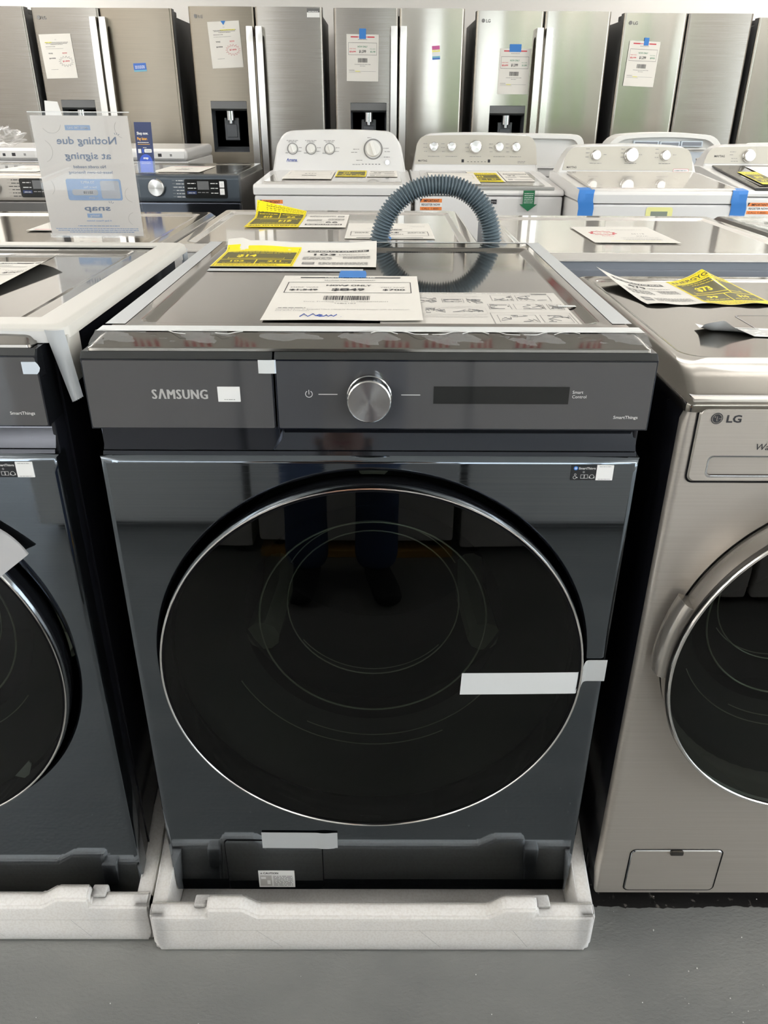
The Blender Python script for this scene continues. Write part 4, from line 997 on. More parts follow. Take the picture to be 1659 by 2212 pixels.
# --- price sheet on the middle washer
T = topf(-.1435, .104, RZ+.0030, radians(.0))
b = MB(.012); w, h = .2115, .307; sheet(b, w, h, T); price_print(b, w, h, T, '$1,549', '$849', '$700', hand=True)
Ti = T.inverted()
def curl(v):
    p = Ti @ v; p.x += (p.y/.307)*.004*(1 if p.x > .1 else -.4); p.z += .001*max(0, (.05-p.y)/.05)**2+.0007*sin(p.x*20)**2*max(0, (.08-p.y)/.08); return T @ p
b.warp(curl); tag(b.build('price_sheet'), 'white price sheet reading NOW ONLY 849 on the middle washer lid', 'price sheet')
strip('painters_tape', 'blue tape tab holding the price sheet on the middle washer lid', 'tape', -.056, -.012, .392, .452, topf(0, 0, RZ+.0034), 'tape_blue', .0005, rag=.0012)
# --- instruction sheet under it
T = topf(.012, .088, RZ+.0012)
b = MB(); w, h = .262, .205; sheet(b, w, h, T, 'paper_thin'); z = .0003
U = T @ Matrix.Diagonal((w, h, 1, 1)); rd = random.Random(4)
b.words(.20, .55, .955, .012, 'ink_grey', U, z); b.words(.58, .95, .955, .012, 'ink_grey', U, z); b.rect(.86, .95, .93, .965, 'ink_grey', U, z)
for y in (.88, .84, .54, .50, .30, .26, .23): b.words(.20, .55, y, .010, 'ink_pale', U, z, int(y*50))
def doodle(x0, x1, y0, y1, n=6):
    for i in range(n):
        P = [(rd.uniform(x0, x1)*w, rd.uniform(y0, y1)*h, .0004)]
        for k in range(3): P.append((min(x1*w, max(x0*w, P[-1][0]+rd.uniform(-.016, .016))), min(y1*h, max(y0*h, P[-1][1]+rd.uniform(-.012, .012))), .0004))
        b.tube(P, .00035, 'ink_grey', 4, T)
for x0, x1, y0, y1 in ((.62, .74, .72, .90), (.76, .95, .72, .90), (.58, .70, .46, .62), (.72, .88, .46, .62), (.90, .98, .46, .62), (.60, .80, .10, .30), (.82, .97, .10, .30), (.34, .46, .66, .78)):
    b.frame_line(x0, x1, y0, y1, .003, 'ink_grey', U, z); doodle(x0+.01, x1-.01, y0+.02, y1-.02)
for x0, x1, y0, y1 in ((.20, .31, .64, .80), (.48, .56, .64, .80), (.24, .34, .36, .48), (.38, .54, .38, .46)): doodle(x0, x1, y0, y1, 8)
b.frame_line(.21, .56, .34, .49, .002, 'ink_pale', U, z); b.frame_line(.57, .985, .06, .36, .003, 'ink_grey', U, z)
tag(b.build('instruction_sheet'), 'white sheet of line drawings under the price sheet on the middle washer', 'instruction sheet')
strip('packing_tape', 'small white tape tab at the right end of the instruction sheet', 'tape', .262, .300, .196, .206, topf(0, 0, RZ+.0016), 'tape_white', .0006)
# --- tape round the middle lid
strip('packing_tape', 'white tape strip along the left edge of the middle washer lid', 'tape', .075, .755, .309, .334, frame((0, 0, LZ), (0, 1, 0), (-1, 0, 0)), 'tape_frost', .0006)
strip('packing_tape', 'white tape strip along the right edge of the middle washer lid', 'tape', .085, .757, -.333, -.308, frame((0, 0, LZ), (0, 1, 0), (-1, 0, 0)), 'tape_frost', .0006)
strip('packing_tape', 'white tape strip across the front of the middle washer lid, wrinkled at its right end', 'tape', -.334, .336, .040, .066, topf(0, 0, LZ), 'tape_white', .0007, nu=30)
strip('packing_tape', 'clear tape strip along the back edge of the middle washer lid', 'tape', -.26, .31, .752, .762, topf(0, 0, LZ), 'tape_frost', .0005)
b = MB(); rd = random.Random(8)
b.grid(lambda u, v: (-.336+.674*u, .012+.032*v, 1.0167+.0058*v-.004*(1-v)**2+.0007*(sin(u*90+v*7)+sin(u*41))*(1 if (u > .45 or u < .3) else .2)), 90, 5, 'film_strip')
for i in range(9):
    u = (.50+.055*i if i < 7 else .02+.1*(i-6)); b.tube([(-.336+.674*(u+.012*k), .036+.008*sin(i*2+k*.9), 1.0221+.0005*(k % 2)) for k in range(5)], .0005, 'tape_shiny', 5)
tag(b.build('plastic_film'), 'crinkled clear film over the front edge of the middle washer lid', 'plastic film')
b = MB(); b.grid(lambda u, v: (-.1325+.0195*u, -.0050-.0006*sin(u*3), .9835+.0165*v), 8, 2, 'tape_white'); b.grid(lambda u, v: (-.113+.0016*u, -.0052+.0006*u, .9835+.0165*v), 2, 2, 'protector_film')
tag(b.build('packing_tape'), 'small white tape tab at the top corner of the detergent drawer', 'tape')
# --- tape on the door, stepping down to the front panel
b = MB()
def ft(u, v):
    x = .1285+.215*u; z0 = .5185+.0385*v
    if x < .294: return (x+(.0012*(v-.5) if u == 0 else 0), -.0308-.0035*(1-((x-.002)/.294)**2), z0)
    q = min(1, (x-.294)/.022); e = q*q*(3-2*q)
    return (x, -.0310+.0290*e, z0+.0012*sin(q*11)*(1-q)*q*4-.001*e)
b.grid(ft, 60, 4, 'tape_white'); tag(b.build('packing_tape'), 'long white tape strip holding the round door of the middle washer shut', 'tape')
b = MB()
b.grid(lambda u, v: (-.1825+.126*u, -.0024-.0012*max(0, sin((u-.72)*14))*(u > .70), .1605+.0375*v-.001*u+.0015*(u > .95)*(v < .5)), 40, 3, 'tape_frost')
tag(b.build('packing_tape'), 'white tape strip over the filter cover of the middle washer', 'tape')
# --- left washer: edge protector, hanging tape, sheet, packing scraps
LX, LY, LZ2 = LEFT[0], LEFT[1], LEFT[2]
b = MB(); zt = 1.034; x0, x1, y0, y1 = -1.105, -.362, .016, .672; iw = .046
def pl(o, z, r): return [(p[0], p[1], z) for p in rr_poly(x0+o, x1-o, y0+o, y1-o, r, 6)]
# skirts and the flat border as a profile swept round
prof = [(-.001, zt-.016), (0, zt-.010), (.002, zt-.004), (.007, zt-.0006), (.013, zt), (iw-.002, zt), (iw, zt-.001), (iw, zt-.0045)]
Ls = [pl(o, z, max(.004, .016-o*.3)) for o, z in prof]; n = len(Ls[0])
vs = [p for l in Ls for p in l]; b.add(vs, [(j*n+i, j*n+(i+1) % n, (j+1)*n+(i+1) % n, (j+1)*n+i) for j in range(len(Ls)-1) for i in range(n)], 'protector')
b.box(x1-.004, x1-.0005, .020, .060, .962, zt-.012, 'protector', r=.001); b.box(x1-.004, x1-.0005, .640, .668, .955, zt-.012, 'protector_film', r=.001)
b.grid(lambda u, v: (x0+.03+(x1-x0-.05)*u, y0-.0015-.0008*sin(u*60), zt-.020+.014*v), 40, 2, 'tape_shiny')
tag(b.build('edge_protector'), 'white plastic edge protector round the lid of the left washer', 'packaging')
b = MB()
b.grid(lambda u, v: (-.386+.0235*u*(.62+.38*v)+.018*(1-v), .0135-.0035*sin(u*pi)+(.0), .940+.090*v+.007*u*(1-v)+(.0012*((i_ := int(u*12)) % 2) if v == 0 else 0)), 12, 8, 'tape_frost')
tag(b.build('packing_tape'), 'translucent tape tail hanging from the corner of the left washer', 'tape')
b = MB(); b.prism([(-.4075, .985), (-.391, .985), (-.3885, .988), (-.387, .992), (-.3885, .996), (-.391, .9995), (-.4075, .9995)], LY-.0062, LY-.0050, 'protector_film', 'y')
tag(b.build('packing_tape'), 'pale tab of tape on the panel corner of the left washer', 'tape')
T = topf(-.765, .225, LZ2+.9668+.0015)
b = MB(.012); w, h = .2125, .275; sheet(b, w, h, T); price_print(b, w, h, T, '$1,549', '$849', '$700'); Ti = T.inverted()
def curl(v):
    p = Ti @ v; q = max(0, p.x-.17)/.0425; p.z += .014*q*q*(.3+.7*p.y/.275); p.x += p.y*.03; return T @ p
b.warp(curl); tag(b.build('price_sheet'), 'white price sheet with a curled edge on the left washer', 'price sheet')
b = MB()
def fp(u, v):
    a = radians(34+22*u); r = .296+.045*v*(1-.75*u**2)-.012*(1-v)
    return (LX+.002+r*cos(a), LY-.010-.030*(1-v)+.005*sin(u*5)-.004, LZ2+.4965+r*sin(a)+.0)
b.grid(fp, 14, 6, 'grey_foam_sheet'); b.grid(lambda u, v: tuple(Vector(fp(u, v))+Vector((0, .003, 0))), 14, 6, 'grey_foam_sheet')
tag(b.build('packing_sheet'), 'thin grey packing sheet tucked behind the door of the left washer', 'packaging')
b = MB(); b.prism([(-.549, .347), (-.522, .378), (-.519, .372), (-.527, .350), (-.535, .343)], LY-.014, LY-.012, 'grey_foam_sheet', 'y')
tag(b.build('packing_sheet'), 'small grey tab sticking out under the door of the left washer', 'packaging')
# --- graphite washer: curled energy sheets and a torn label
GZ = .9625
T = topf(.476, .462, GZ+.0012, radians(1.0))
b = MB(.009); w1, w2, h = .108, .118, .205
sheet(b, w1+w2, h, T, 'paper', 26, 18); energy_white(b, w1, h, T @ Matrix.Translation((0, 0, .0001)), '479'); energy_print(b, w2, h*.985, T @ Matrix.Translation((w1, .001, .0001)), price='$73', a='99', c='$10'); Ti = T.inverted()
def curl(v):
    p = Ti @ v; l = max(0, (.075-p.x)/.075); p.z += .020*l*l*max(0, p.y/.205)**1.3; p.y += .050*l*l*(p.y/.205); p.x -= .02*(p.y/.205)*(1 if p.x < .1 else .35)
    r = max(0, (p.x-.165)/.06); c = max(0, 1-abs(p.x-.178)/.07); p.z += .022*c*c*max(0, p.y/.205)**1.5; p.y += .02*c*(p.y/.205)
    p.z += .0016*(1+sin(p.x*75))*max(0, (.03-p.y)/.03); return T @ p
b.warp(curl); tag(b.build('energy_label'), 'curled white and yellow energy sheet on the graphite washer lid', 'energy label')
T = topf(.500, .263, GZ+.001, radians(-7))
b = MB(.009); w, h = .118, .052; sheet(b, w, h, T, 'label_white', 30, 10); U = T @ Matrix.Diagonal((w, h, 1, 1))
for i in range(5): b.words(.45, .92, .15+i*.13, .07, 'ink_pale', U, .0003, i)
b.barcode(.42, .8, .80, .93, 'ink_grey', U, .0003); b.words(.04, .30, .5, .06, 'ink_pale', U, .0003); Ti = T.inverted()
def curl(v):
    p = Ti @ v; c = max(0, 1-abs(p.x-.03)/.045); q = max(0, (.030-p.y)/.030)
    p.z += .016*c*q*q+.006*q*q*max(0, sin(p.x*48+1)); p.y += .010*c*q; p.z += .004*max(0, (.02-p.x)/.02); return T @ p
b.warp(curl); tag(b.build('torn_label'), 'small peeled white label curling on the graphite washer lid', 'label')
# --- second row
T = frame((.141, 1.318, RB2.location.z+.992-.0025), (-1, 0, 0), (0, -1, 0), (0, 0, 1))
b = MB(); w, h = .216, .279; sheet(b, w, h, T); price_print(b, w, h, T, '$1,399', 'ATTRXXON' if False else '$799', '$600', small=False, model='', desc=' ', code=''); tag(b.build('price_sheet'), 'upside down price sheet on the white appliance beside the hose', 'price sheet')
strip('painters_tape', 'blue tape tab at the foot of the upside down price sheet by the hose', 'tape', .010, .036, 1.010, 1.05, topf(0, 0, .9915), 'tape_blue', .0008, rag=.001)
T = frame((-.203, 1.500, .9905), (-1, 0, 0), (0, -1, 0), (0, 0, 1))
b = MB(.012); w, h = .140, .275; sheet(b, w, h, T, 'yellow', 16, 18); energy_print(b, w, h, T, price='$14', a='99', c='$10'); Ti = T.inverted()
def curl(v):
    p = Ti @ v; q = max(0, (.09-p.y)/.09); p.z += .040*q*q*(.25+.75*p.x/.14); p.y += .012*q*q; return T @ p
b.warp(curl); tag(b.build('energy_label'), 'yellow energy sheet curling up on the white appliance behind the middle washer', 'energy label')
T = frame((-.080, 1.500, .9905), (-1, 0, 0), (0, -1, 0), (0, 0, 1))
b = MB(); sheet(b, .122, .275, T); energy_white(b, .122, .275, T, '99'); tag(b.build('energy_label'), 'white energy sheet beside the yellow one on the second row', 'energy label')
T = frame((.728, 1.320, .9835), (-1, 0, .0), (.0, -1, 0), (0, 0, 1))
b = MB(); w, h = .206, .285; sheet(b, w, h, T); U = T @ Matrix.Diagonal((w, h, 1, 1)); z = .0003
b.text('WAS', .30, .60, .035, 'ink', U, z, w=.14, al='c'); b.text('NOW', .72, .60, .035, 'ink_red', U, z, w=.14, al='c')
st = [(.72+(.17 if i % 2 else .12)*cos(pi*i/12), .44+(.13 if i % 2 else .09)*sin(pi*i/12), z) for i in range(24)]
b.tube([U @ Vector(p) for p in st], .0006, 'ink_red', 4, closed=True); b.text('$749', .72, .42, .04, 'ink_red', U, z, w=.16, al='c'); b.text('$1199', .30, .46, .036, 'ink', U, z, w=.16, al='c')
for y in (.84, .80, .72, .22): b.words(.15, .6, y, .014, 'ink_grey', U, z)
b.words(.2, .8, .9, .016, 'marker_yellow', U, z); tag(b.build('price_sheet'), 'white sheet alone on the white appliance behind the graphite washer', 'price sheet')
T = frame((-.735, 1.405, .9835), (-1, .0, 0), (0, -1, 0), (0, 0, 1))
b = MB(); w, h = .16, .21; sheet(b, w, h, T); U = T @ Matrix.Diagonal((w, h, 1, 1)); b.rect(.1, .9, .90, .925, 'ink_red', U, .0003); b.text('$899', .5, .6, .06, 'ink_grey', U, .0003, w=.3, al='c')
b.warp(lambda v: (v.x-(v.y-1.2)*.0, v.y, v.z)); tag(b.build('price_sheet'), 'white sheet with a red line lying before the clear sign holder', 'price sheet')
b = MB(); rd = random.Random(3)
for i in range(60):
    x, y = rd.uniform(1.08, 1.5), rd.uniform(1.0, 1.5); b.disc(x, y, rd.uniform(.01, .03), 'clear_film', ID, .9845+rd.uniform(0, .002), n=9)
b.grid(lambda u, v: (1.02+.62*u, .93+.60*v, .9885+.0015*sin(u*31)*sin(v*27)+.001*sin(u*77+v*50)), 40, 30, 'clear_film')
tag(b.build('plastic_film'), 'wrinkled clear film on the dark appliance at the right edge', 'plastic film')
# --- third row papers
def flat_sheet(name, lab, cat, x, y, z, w, h, slope, draw, rot=0.0):
    T = frame((x, y, z), (1, 0, 0), (0, 1, slope)); b = MB(); sheet(b, w, h, T); draw(b, T @ Matrix.Diagonal((w, h, 1, 1)), T); return tag(b.build(name), lab, cat)
def small_price(red='ink_red', price='$649'):
    def d(b, U, T):
        b.rect(.1, .9, .90, .93, red, U, .0003); b.text(price, .5, .58, .08, 'ink_grey', U, .0003, w=.25, al='c'); b.frame_line(.06, .94, .5, .78, .006, 'ink_grey', U, .0003); b.barcode(.35, .65, .35, .43, 'ink', U, .0003); b.words(.1, .9, .2, .015, 'ink_grey', U, .0003)
    return d
flat_sheet('price_sheet', 'white price sheet with a red and blue bar on the slate dryer', 'price sheet', -1.055, 3.02, .9985, .225, .40, 0, small_price())
flat_sheet('price_sheet', 'white price sheet with a red bar on the silver dryer', 'price sheet', -1.80, 3.0, .9985, .225, .40, 0, small_price())
flat_sheet('price_sheet', 'white price sheet on the lid of the four knob washer', 'price sheet', -.43, 2.82, .9872, .22, .40, .0192, small_price('ink_pale', '$449'))
def en(b, U, T): energy_print(b, .14, .30, T, price='$13', a='92', c='$9')
flat_sheet('energy_label', 'yellow energy sheet on the lid of the four knob washer', 'energy label', -.20, 2.95, .9880, .14, .30, .0192, en)
def ew(b, U, T): energy_white(b, .14, .30, T, '92')
flat_sheet('energy_label', 'white energy leaf right of the yellow one on the four knob washer', 'energy label', -.055, 2.95, .9880, .14, .30, .0192, ew)
flat_sheet('price_sheet', 'white price sheet on the grey lid of the five knob washer', 'price sheet', .235, 2.83, .9690, .22, .36, .0565, small_price('ink_pale', '$749'))
flat_sheet('energy_label', 'yellow energy sheet on the lid of the five knob washer', 'energy label', .425, 2.90, .9725, .15, .36, .0565, en)
flat_sheet('energy_label', 'white energy leaf on the lid of the five knob washer', 'energy label', .580, 2.92, .9735, .13, .33, .0565, ew)
flat_sheet('price_sheet', 'white price sheet with a blue bar on the three knob washer lid', 'price sheet', 1.035, 2.62, .9935, .24, .32, .055, small_price('ink_blue', '$599'))
flat_sheet('energy_label', 'yellow energy sheet on the dark glass lid at the right edge', 'energy label', 1.70, 2.82, .9745, .17, .26, .1035, en)
flat_sheet('price_sheet', 'white price sheet on the dark glass lid at the right edge', 'price sheet', 1.79, 2.90, .9835, .22, .36, .1035, small_price('ink_pale', '$799'))
# blue tape on the three knob washer's corners, and the pale display sticker under its lid
for x, w, lab in ((.802, .062, 'blue tape over the left lid corner of the three knob washer'), (1.418, .062, 'blue tape over the right lid corner of the three knob washer')):
    b = MB(); pr = [(.06, .9835), (.016, .9800), (.003, .9785), (-.008, .966), (-.0086, .94), (-.0075, .925), (-.003, .91), (-.0028, .875)]
    b.grid(lambda u, v: (x+w*u+.004*sin(v*9), 2.45+pr[min(7, int(v*7))][0]-.001*sin(u*8+v*20), pr[min(7, int(v*7))][1]), 8, 7, 'tape_blue'); tag(b.build('painters_tape'), lab, 'tape')
b = MB(); G = front(1.135, 2.4492, .868); b.rrect(-.054, .054, 0, .048, .010, 'energy_pale', G, .0005); b.rect(-.034, .034, .008, .032, 'lcd', G, .0008); tag(b.build('display_sticker'), 'pale yellow sticker with a grey window on the three knob washer', 'sticker')
# --- sheets on the refrigerators
def door_sheet(lab, c, style, args=(), tape=None, tl=''):
    (x0, z0), (x1, z1), (x2, z2) = c      # lower left, lower right, upper left
    o = Vector((fx(x0), FY-.0035, fzz(z0))); u = Vector((fx(x1)-fx(x0), 0, fzz(z1)-fzz(z0))); v = Vector((fx(x2)-fx(x0), 0, fzz(z2)-fzz(z0)))
    v = v.normalized()*v.length; T = frame(o, u, v); w, h = u.length, v.length; b = MB(); sheet(b, w, h, T, nu=2, nv=2); U = T @ Matrix.Diagonal((w, h, 1, 1)); z = .0004
    if style == 'price': price_print(b, w, h, T, *args, inks=('ink_green', 'ink_red', 'ink_green'), bar='ink_red', small=True, bartext='CLEARANCE')
    else:
        b.text('LG', .5, .865, .022, 'ink_grey', U, z, w=.05, al='c')
        b.rect(.38 if style == 'b' else .15, .85 if style == 'b' else .36, .803, .828, 'marker_yellow', U, z)
        b.words(.15, .88, .808, .014, 'ink', U, z+.0001); b.words(.18, .86, .785, .014, 'ink', U, z+.0001, 1); b.words(.32, .70, .762, .014, 'ink', U, z, 2)
        b.words(.15, .45, .715, .014, 'ink', U, z); b.words(.15, .70, .670, .012, 'ink_grey', U, z)
        b.text('WAS', .27, .555, .032, 'ink', U, z, w=.14, al='c', bold=.02); b.text('NOW', .72, .555, .034, 'ink_red', U, z, w=.15, al='c', bold=.02)
        b.text(args[0], .30, .445, .030, 'ink', U, z, w=.20, al='c', bold=.02); b.rect(.20, .41, .456, .461, 'ink', U, z+.0001)
        P = [U @ Vector((.72+(.24 if i % 2 else .17)*cos(pi*i/15), .385+(.125 if i % 2 else .08)*sin(pi*i/15), z)) for i in range(30)]
        b.tube(P, .0011, 'ink_red' if style == 'b' else 'ink_grey', 4, closed=True); b.text(args[1], .72, .372, .036, 'ink_red', U, z, w=.22, al='c', bold=.02); b.words(.2, .42, .20, .014, 'ink_grey', U, z)
    tag(b.build('price_sheet'), lab, 'price sheet', 'price sheets on the refrigerator doors')
    if tape:
        b = MB(); x0, x1, y0, y1 = tape; V = T @ Matrix.Translation((w*.5, h, .0012))
        b.rect(x0, x1, y0, y1, 'tape_blue', V, n=6) if not tl.startswith('corner') else b.add([(x0, y1, 0), ((x0+x1)/2, y0, 0), (x1, y1, 0)], [(0, 1, 2)], 'tape_blue', V, False)
        tag(b.build('painters_tape'), tl.replace('corner ', ''), 'tape', 'blue tape on the refrigerator doors')
door_sheet('white sale sheet with a grey starburst on the refrigerator behind the clear sign', ((-2.165, 1.424), (-1.963, 1.430), (-2.155, 1.671)), 'a', ('$1999', '$1499'))
door_sheet('white sale sheet with a red starburst, tilted beside a handle', ((-1.083, 1.487), (-.882, 1.496), (-1.091, 1.744)), 'b', ('$1999', '$1499'), (-.016, .016, -.022, .002), 'corner blue tape triangle at the top of the tilted sale sheet')
door_sheet('price sheet with a red bar reading 1,599 on a refrigerator', ((-.217, 1.421), (-.012, 1.419), (-.215, 1.683)), 'price', ('$3,699', '$1,599', '$2,100'), (-.022, .022, -.026, .032), 'tall blue tape tab at the top of the 1,599 sheet')
door_sheet('price sheet with a red bar reading 1,399 on the dented refrigerator', ((.768, 1.351), (.968, 1.350), (.767, 1.610)), 'price', ('$2,699', '$1,399', '$1,300'), (-.040, .036, -.020, .024), 'wide blue tape tab at the top of the 1,399 sheet')
door_sheet('price sheet with a red bar reading 1,299 on the handleless refrigerator', ((1.586, 1.403), (1.784, 1.396), (1.585, 1.657)), 'price', ('$2,199', '$1,299', '$900'), (-.008, .024, -.024, .020), 'narrow blue tape tab at the top of the 1,299 sheet')
def door_sticker(lab, x0, x1, z0, z1, cols, tilt=0.0):
    T = front(fx((x0+x1)/2), FY-.0012, fzz((z0+z1)/2)) @ Matrix.Rotation(tilt, 4, 'Z'); w, h = fx(x1)-fx(x0), fzz(z1)-fzz(z0); b = MB(); b.box(-w/2, w/2, -h/2, h/2, -.0004, 0, cols[0][2], T=T)
    for y0, y1, m in cols: b.rect(-w/2, w/2, -h/2+h*y0, -h/2+h*y1, m, T, .0003)
    for i in range(3): b.words(-w*.38, w*.38, -h*.12+i*h*.13, h*.09, 'label_white', T, .0006, i)
    tag(b.build('sticker'), lab, 'sticker')
door_sticker('small blue sticker on a refrigerator door above the brochure', -1.594, -1.512, 1.468, 1.516, ((0, .2, 'sticker_teal'), (.2, 1, 'sticker_blue')), radians(3))
door_sticker('small pink, yellow and blue sticker on a refrigerator door', .334, .384, 1.545, 1.622, ((0, .12, 'sticker_blue'), (.12, .25, 'sticker_teal'), (.25, .55, 'label_white'), (.55, .72, 'marker_yellow'), (.72, 1, 'sticker_pink')), radians(4))
door_sticker('foil label at the top right corner of a refrigerator door', -.462, -.382, 1.772, 1.82, ((0, .55, 'label_white'), (.55, 1, 'graphite_dark')), 0)
# ------------------------------------------------------------------ clear sign holder with its sheet seen from behind
S = thing('sign_holder', 'clear acrylic sign holder with a lease offer sheet, its print showing through reversed', 'sign', (-.657, 1.035, .9835))
W_, H_, LEAN = .224, .262, .03
TT = frame((0, 0, .006), (1, 0, 0), (0, -LEAN, 1))       # x right as the camera sees it, y up, z towards the camera
b = MB()
b.prism([(.0, .0), (.085, .0), (.085, .003), (.003, .003), (.0, .010)], -W_/2, W_/2, 'clear_acrylic', 'x', T=Matrix.Diagonal((1, -1, 1, 1)) @ Matrix.Translation((0, -.03, 0))); b.build('base', S)
b = MB()
for z in (.0015, -.0015): b.box(-W_/2, W_/2, 0, H_+.004, z-.0006, z+.0006, 'clear_acrylic', T=TT)
b.box(-W_/2, W_/2, H_+.002, H_+.004, -.0022, .0022, 'tape_shiny', T=TT); b.build('acrylic_panel', S)
b = MB(); w, h = .216, .254; P = TT @ Matrix.Translation((-w/2, .004, 0)); b.rect(0, w, 0, h, 'sign_paper', P, .0004); 
def offer(b, T, navy, blue, paperm):
    """print of the sheet in its own reading direction, size w by h"""
    U = T @ Matrix.Diagonal((w, h, 1, 1)); z = .0002
    def tx(s, x, y, hh, m, ww, bold=.02): b.text(s, x, y, hh, m, U, z+.0002, w=ww, al='c', bold=bold)
    b.rect(.40, .66, .885, .925, blue, U, z); tx('LIMITED TIME ONLY', .53, .897, .017, paperm, .22)
    tx('Nothing due', .46, .775, .062, navy, .62, .014); tx('at signing', .47, .655, .058, navy, .48, .014)
    tx('No credit needed', .47, .580, .024, navy, .34, .01); tx('lease-to-own financing', .47, .535, .024, navy, .46, .01)
    P0 = rr_poly(.17, .75, .310, .490, .02); b.add([(*p, z) for p in P0], [list(range(len(P0)))], blue, U, False)
    P0 = rr_poly(.19, .39, .325, .475, .018); b.add([(*p, z+.0001) for p in P0], [list(range(len(P0)))], paperm, U, False)
    P0 = rr_poly(.425, .70, .352, .402, .022); b.add([(*p, z+.0001) for p in P0], [list(range(len(P0)))], paperm, U, False)
    tx('TO APPLY', .52, .452, .022, paperm, .15); tx('Scan or Text', .50, .415, .016, paperm, .14); tx('55118', .53, .366, .022, 'ink_grey', .10, .03); tx('to 48078', .48, .325, .014, paperm, .10)
    tx('snap', .46, .222, .050, navy, .28, .016); b.rect(.42, .58, .160, .196, blue, U, z); tx('leasing', .50, .170, .020, paperm, .10); tx('A Snap Finance Solution', .46, .128, .013, blue, .27)
    for a in (50, 85, 120):
        for X, Y in ((.145, .835), (.31, .272)): b.add([(X+q*cos(radians(a+20+k))*.045, Y+q*sin(radians(a+20+k))*.032, z) for q, k in ((.5, -5), (1, -4), (1, 4), (.5, 5))], [(0, 1, 2, 3)], navy, U, False)
    for y, x0, x1 in ((.085, .25, .70), (.060, .05, .95), (.045, .05, .93), (.030, .10, .80)): b.words(x0, x1, y, .010, blue, U, z, int(y*100))
    for cx, cy, r, a0, a1 in ((.05, .90, .10, -70, 40), (.95, .72, .12, 120, 250), (.98, .42, .10, 140, 230), (.06, .36, .08, -80, 60), (.80, .94, .10, 190, 330), (.07, .15, .07, -60, 80)):
        b.tube([U @ Vector((cx+r*cos(radians(a)), cy+r*.8*sin(radians(a)), z)) for a in range(a0, a1+1, 10)], .00035, 'ink_pale', 4)
offer(b, P @ Matrix.Translation((w, 0, .0004)) @ Matrix.Diagonal((-1, 1, 1, 1)), 'sign_ink', 'sign_blue', 'sign_paper')
offer(b, P @ Matrix.Translation((w, 0, -.0004)) @ Matrix.Rotation(pi, 4, 'Y'), 'sign_navy', 'sticker_blue', 'label_white')
b.build('offer_sheet', S)
# white card behind it
b = MB(); b.prism([(-1.74, .0), (-1.665, .0), (-1.632, .215), (-1.647, .287), (-1.712, .292)], 3.60, 3.604, 'label_white', 'y', T=Matrix.Translation((0, 0, .9995)))
b.box(-1.74, -1.665, 3.60, 3.66, 0, .003, 'label_white', T=Matrix.Translation((0, 0, .9995))); tag(b.build('card_holder'), 'plain white card standing behind the clear sign', 'card')
# brochure
S2 = thing('brochure_holder', 'narrow dark blue Shop now Pay later brochure standing on the slate dryer', 'brochure', (-1.047, 2.93, .9985))
b = MB(); T = frame((0, .0, .0), (1, .0, 0), (0, .10, 1)); w2, h2 = .076, .208
b.box(-w2/2, w2/2, 0, h2, -.0016, 0, 'sign_navy', T=T); U = T @ Matrix.Translation((-w2/2, 0, 0)) @ Matrix.Diagonal((w2, h2, 1, 1)); z = .0004
b.text('Shop now.', .12, .76, .055, 'label_white', U, z, w=.66, bold=.03); b.text('Pay later.', .12, .655, .055, 'sign_gold', U, z, w=.60, bold=.03)
b.words(.12, .78, .60, .02, 'label_white', U, z); b.words(.12, .82, .565, .02, 'sign_gold', U, z); b.words(.4, .62, .50, .016, 'label_white', U, z)
b.rect(.10, .28, .40, .48, 'label_white', U, z); b.disc(.38, .44, .05, 'sign_bright', U, z); P0 = rr_poly(.46, .90, .41, .48, .03); b.add([(*p, z) for p in P0], [list(range(len(P0)))], 'label_white', U, False); b.words(.55, .82, .435, .02, 'ink_grey', U, z+.0002)
b.add([(.13+.02, .02, z), (.90, .02, z)] + [(.515+.385*cos(radians(a)), .22+.16*sin(radians(a)), z) for a in range(0, 181, 12)], [list(range(18))], 'sign_bright', U, False)
b.text('snap', .515, .285, .045, 'label_white', U, z+.0002, w=.30, al='c', bold=.04); b.words(.25, .78, .22, .012, 'label_white', U, z+.0002); b.words(.22, .8, .19, .010, 'label_white', U, z+.0002, 1)
b.build('brochure', S2); b = MB(); b.prism([(-.004, 0), (.05, 0), (.05, .002), (-.002, .002), (.002, .05), (0, .05)], -.040, .040, 'clear_acrylic', 'x'); b.build('acrylic_stand', S2)
# plastic bag on the white appliance at the left
b = MB(); bm = bmesh.new(); bmesh.ops.create_icosphere(bm, subdivisions=4, radius=1); rd = random.Random(4)
for v in bm.verts:
    q = v.co.copy(); k = 1+.22*sin(q.x*7+1)*sin(q.y*6)+.16*sin(q.z*11+q.x*5)+.10*sin(q.x*19+q.y*23); v.co = Vector((q.x*.12*k, q.y*.08*k, max(0, (q.z*.5+.42)*.092*k+(.03 if q.z > .55 else 0)*abs(sin(q.x*9+q.y*4)))))
b.bm(bm, 'clear_film', Matrix.Translation((-2.13, 3.93, 1.0625))); tag(b.build('plastic_bag'), 'crumpled clear plastic bag on the white appliance at the left edge', 'plastic bag')
# corrugated hose
b = MB(); C0 = Vector((.143, .825)); pts = []
pts += [Vector((.000, .832, .70+.02*i)) for i in range(11)]
n = 90
for i in range(n+1):
    a = pi*(1-i/n); c, s = cos(a), sin(a); pts.append(Vector((.1325+.1165*(abs(c)**.9)*(1 if c > 0 else -1)-.010*(1-s)*(c < 0), .828, .985+.140*(s**.82 if s > 0 else 0))))
pts += [Vector((.249, .828, .975-.02*i)) for i in range(12)]
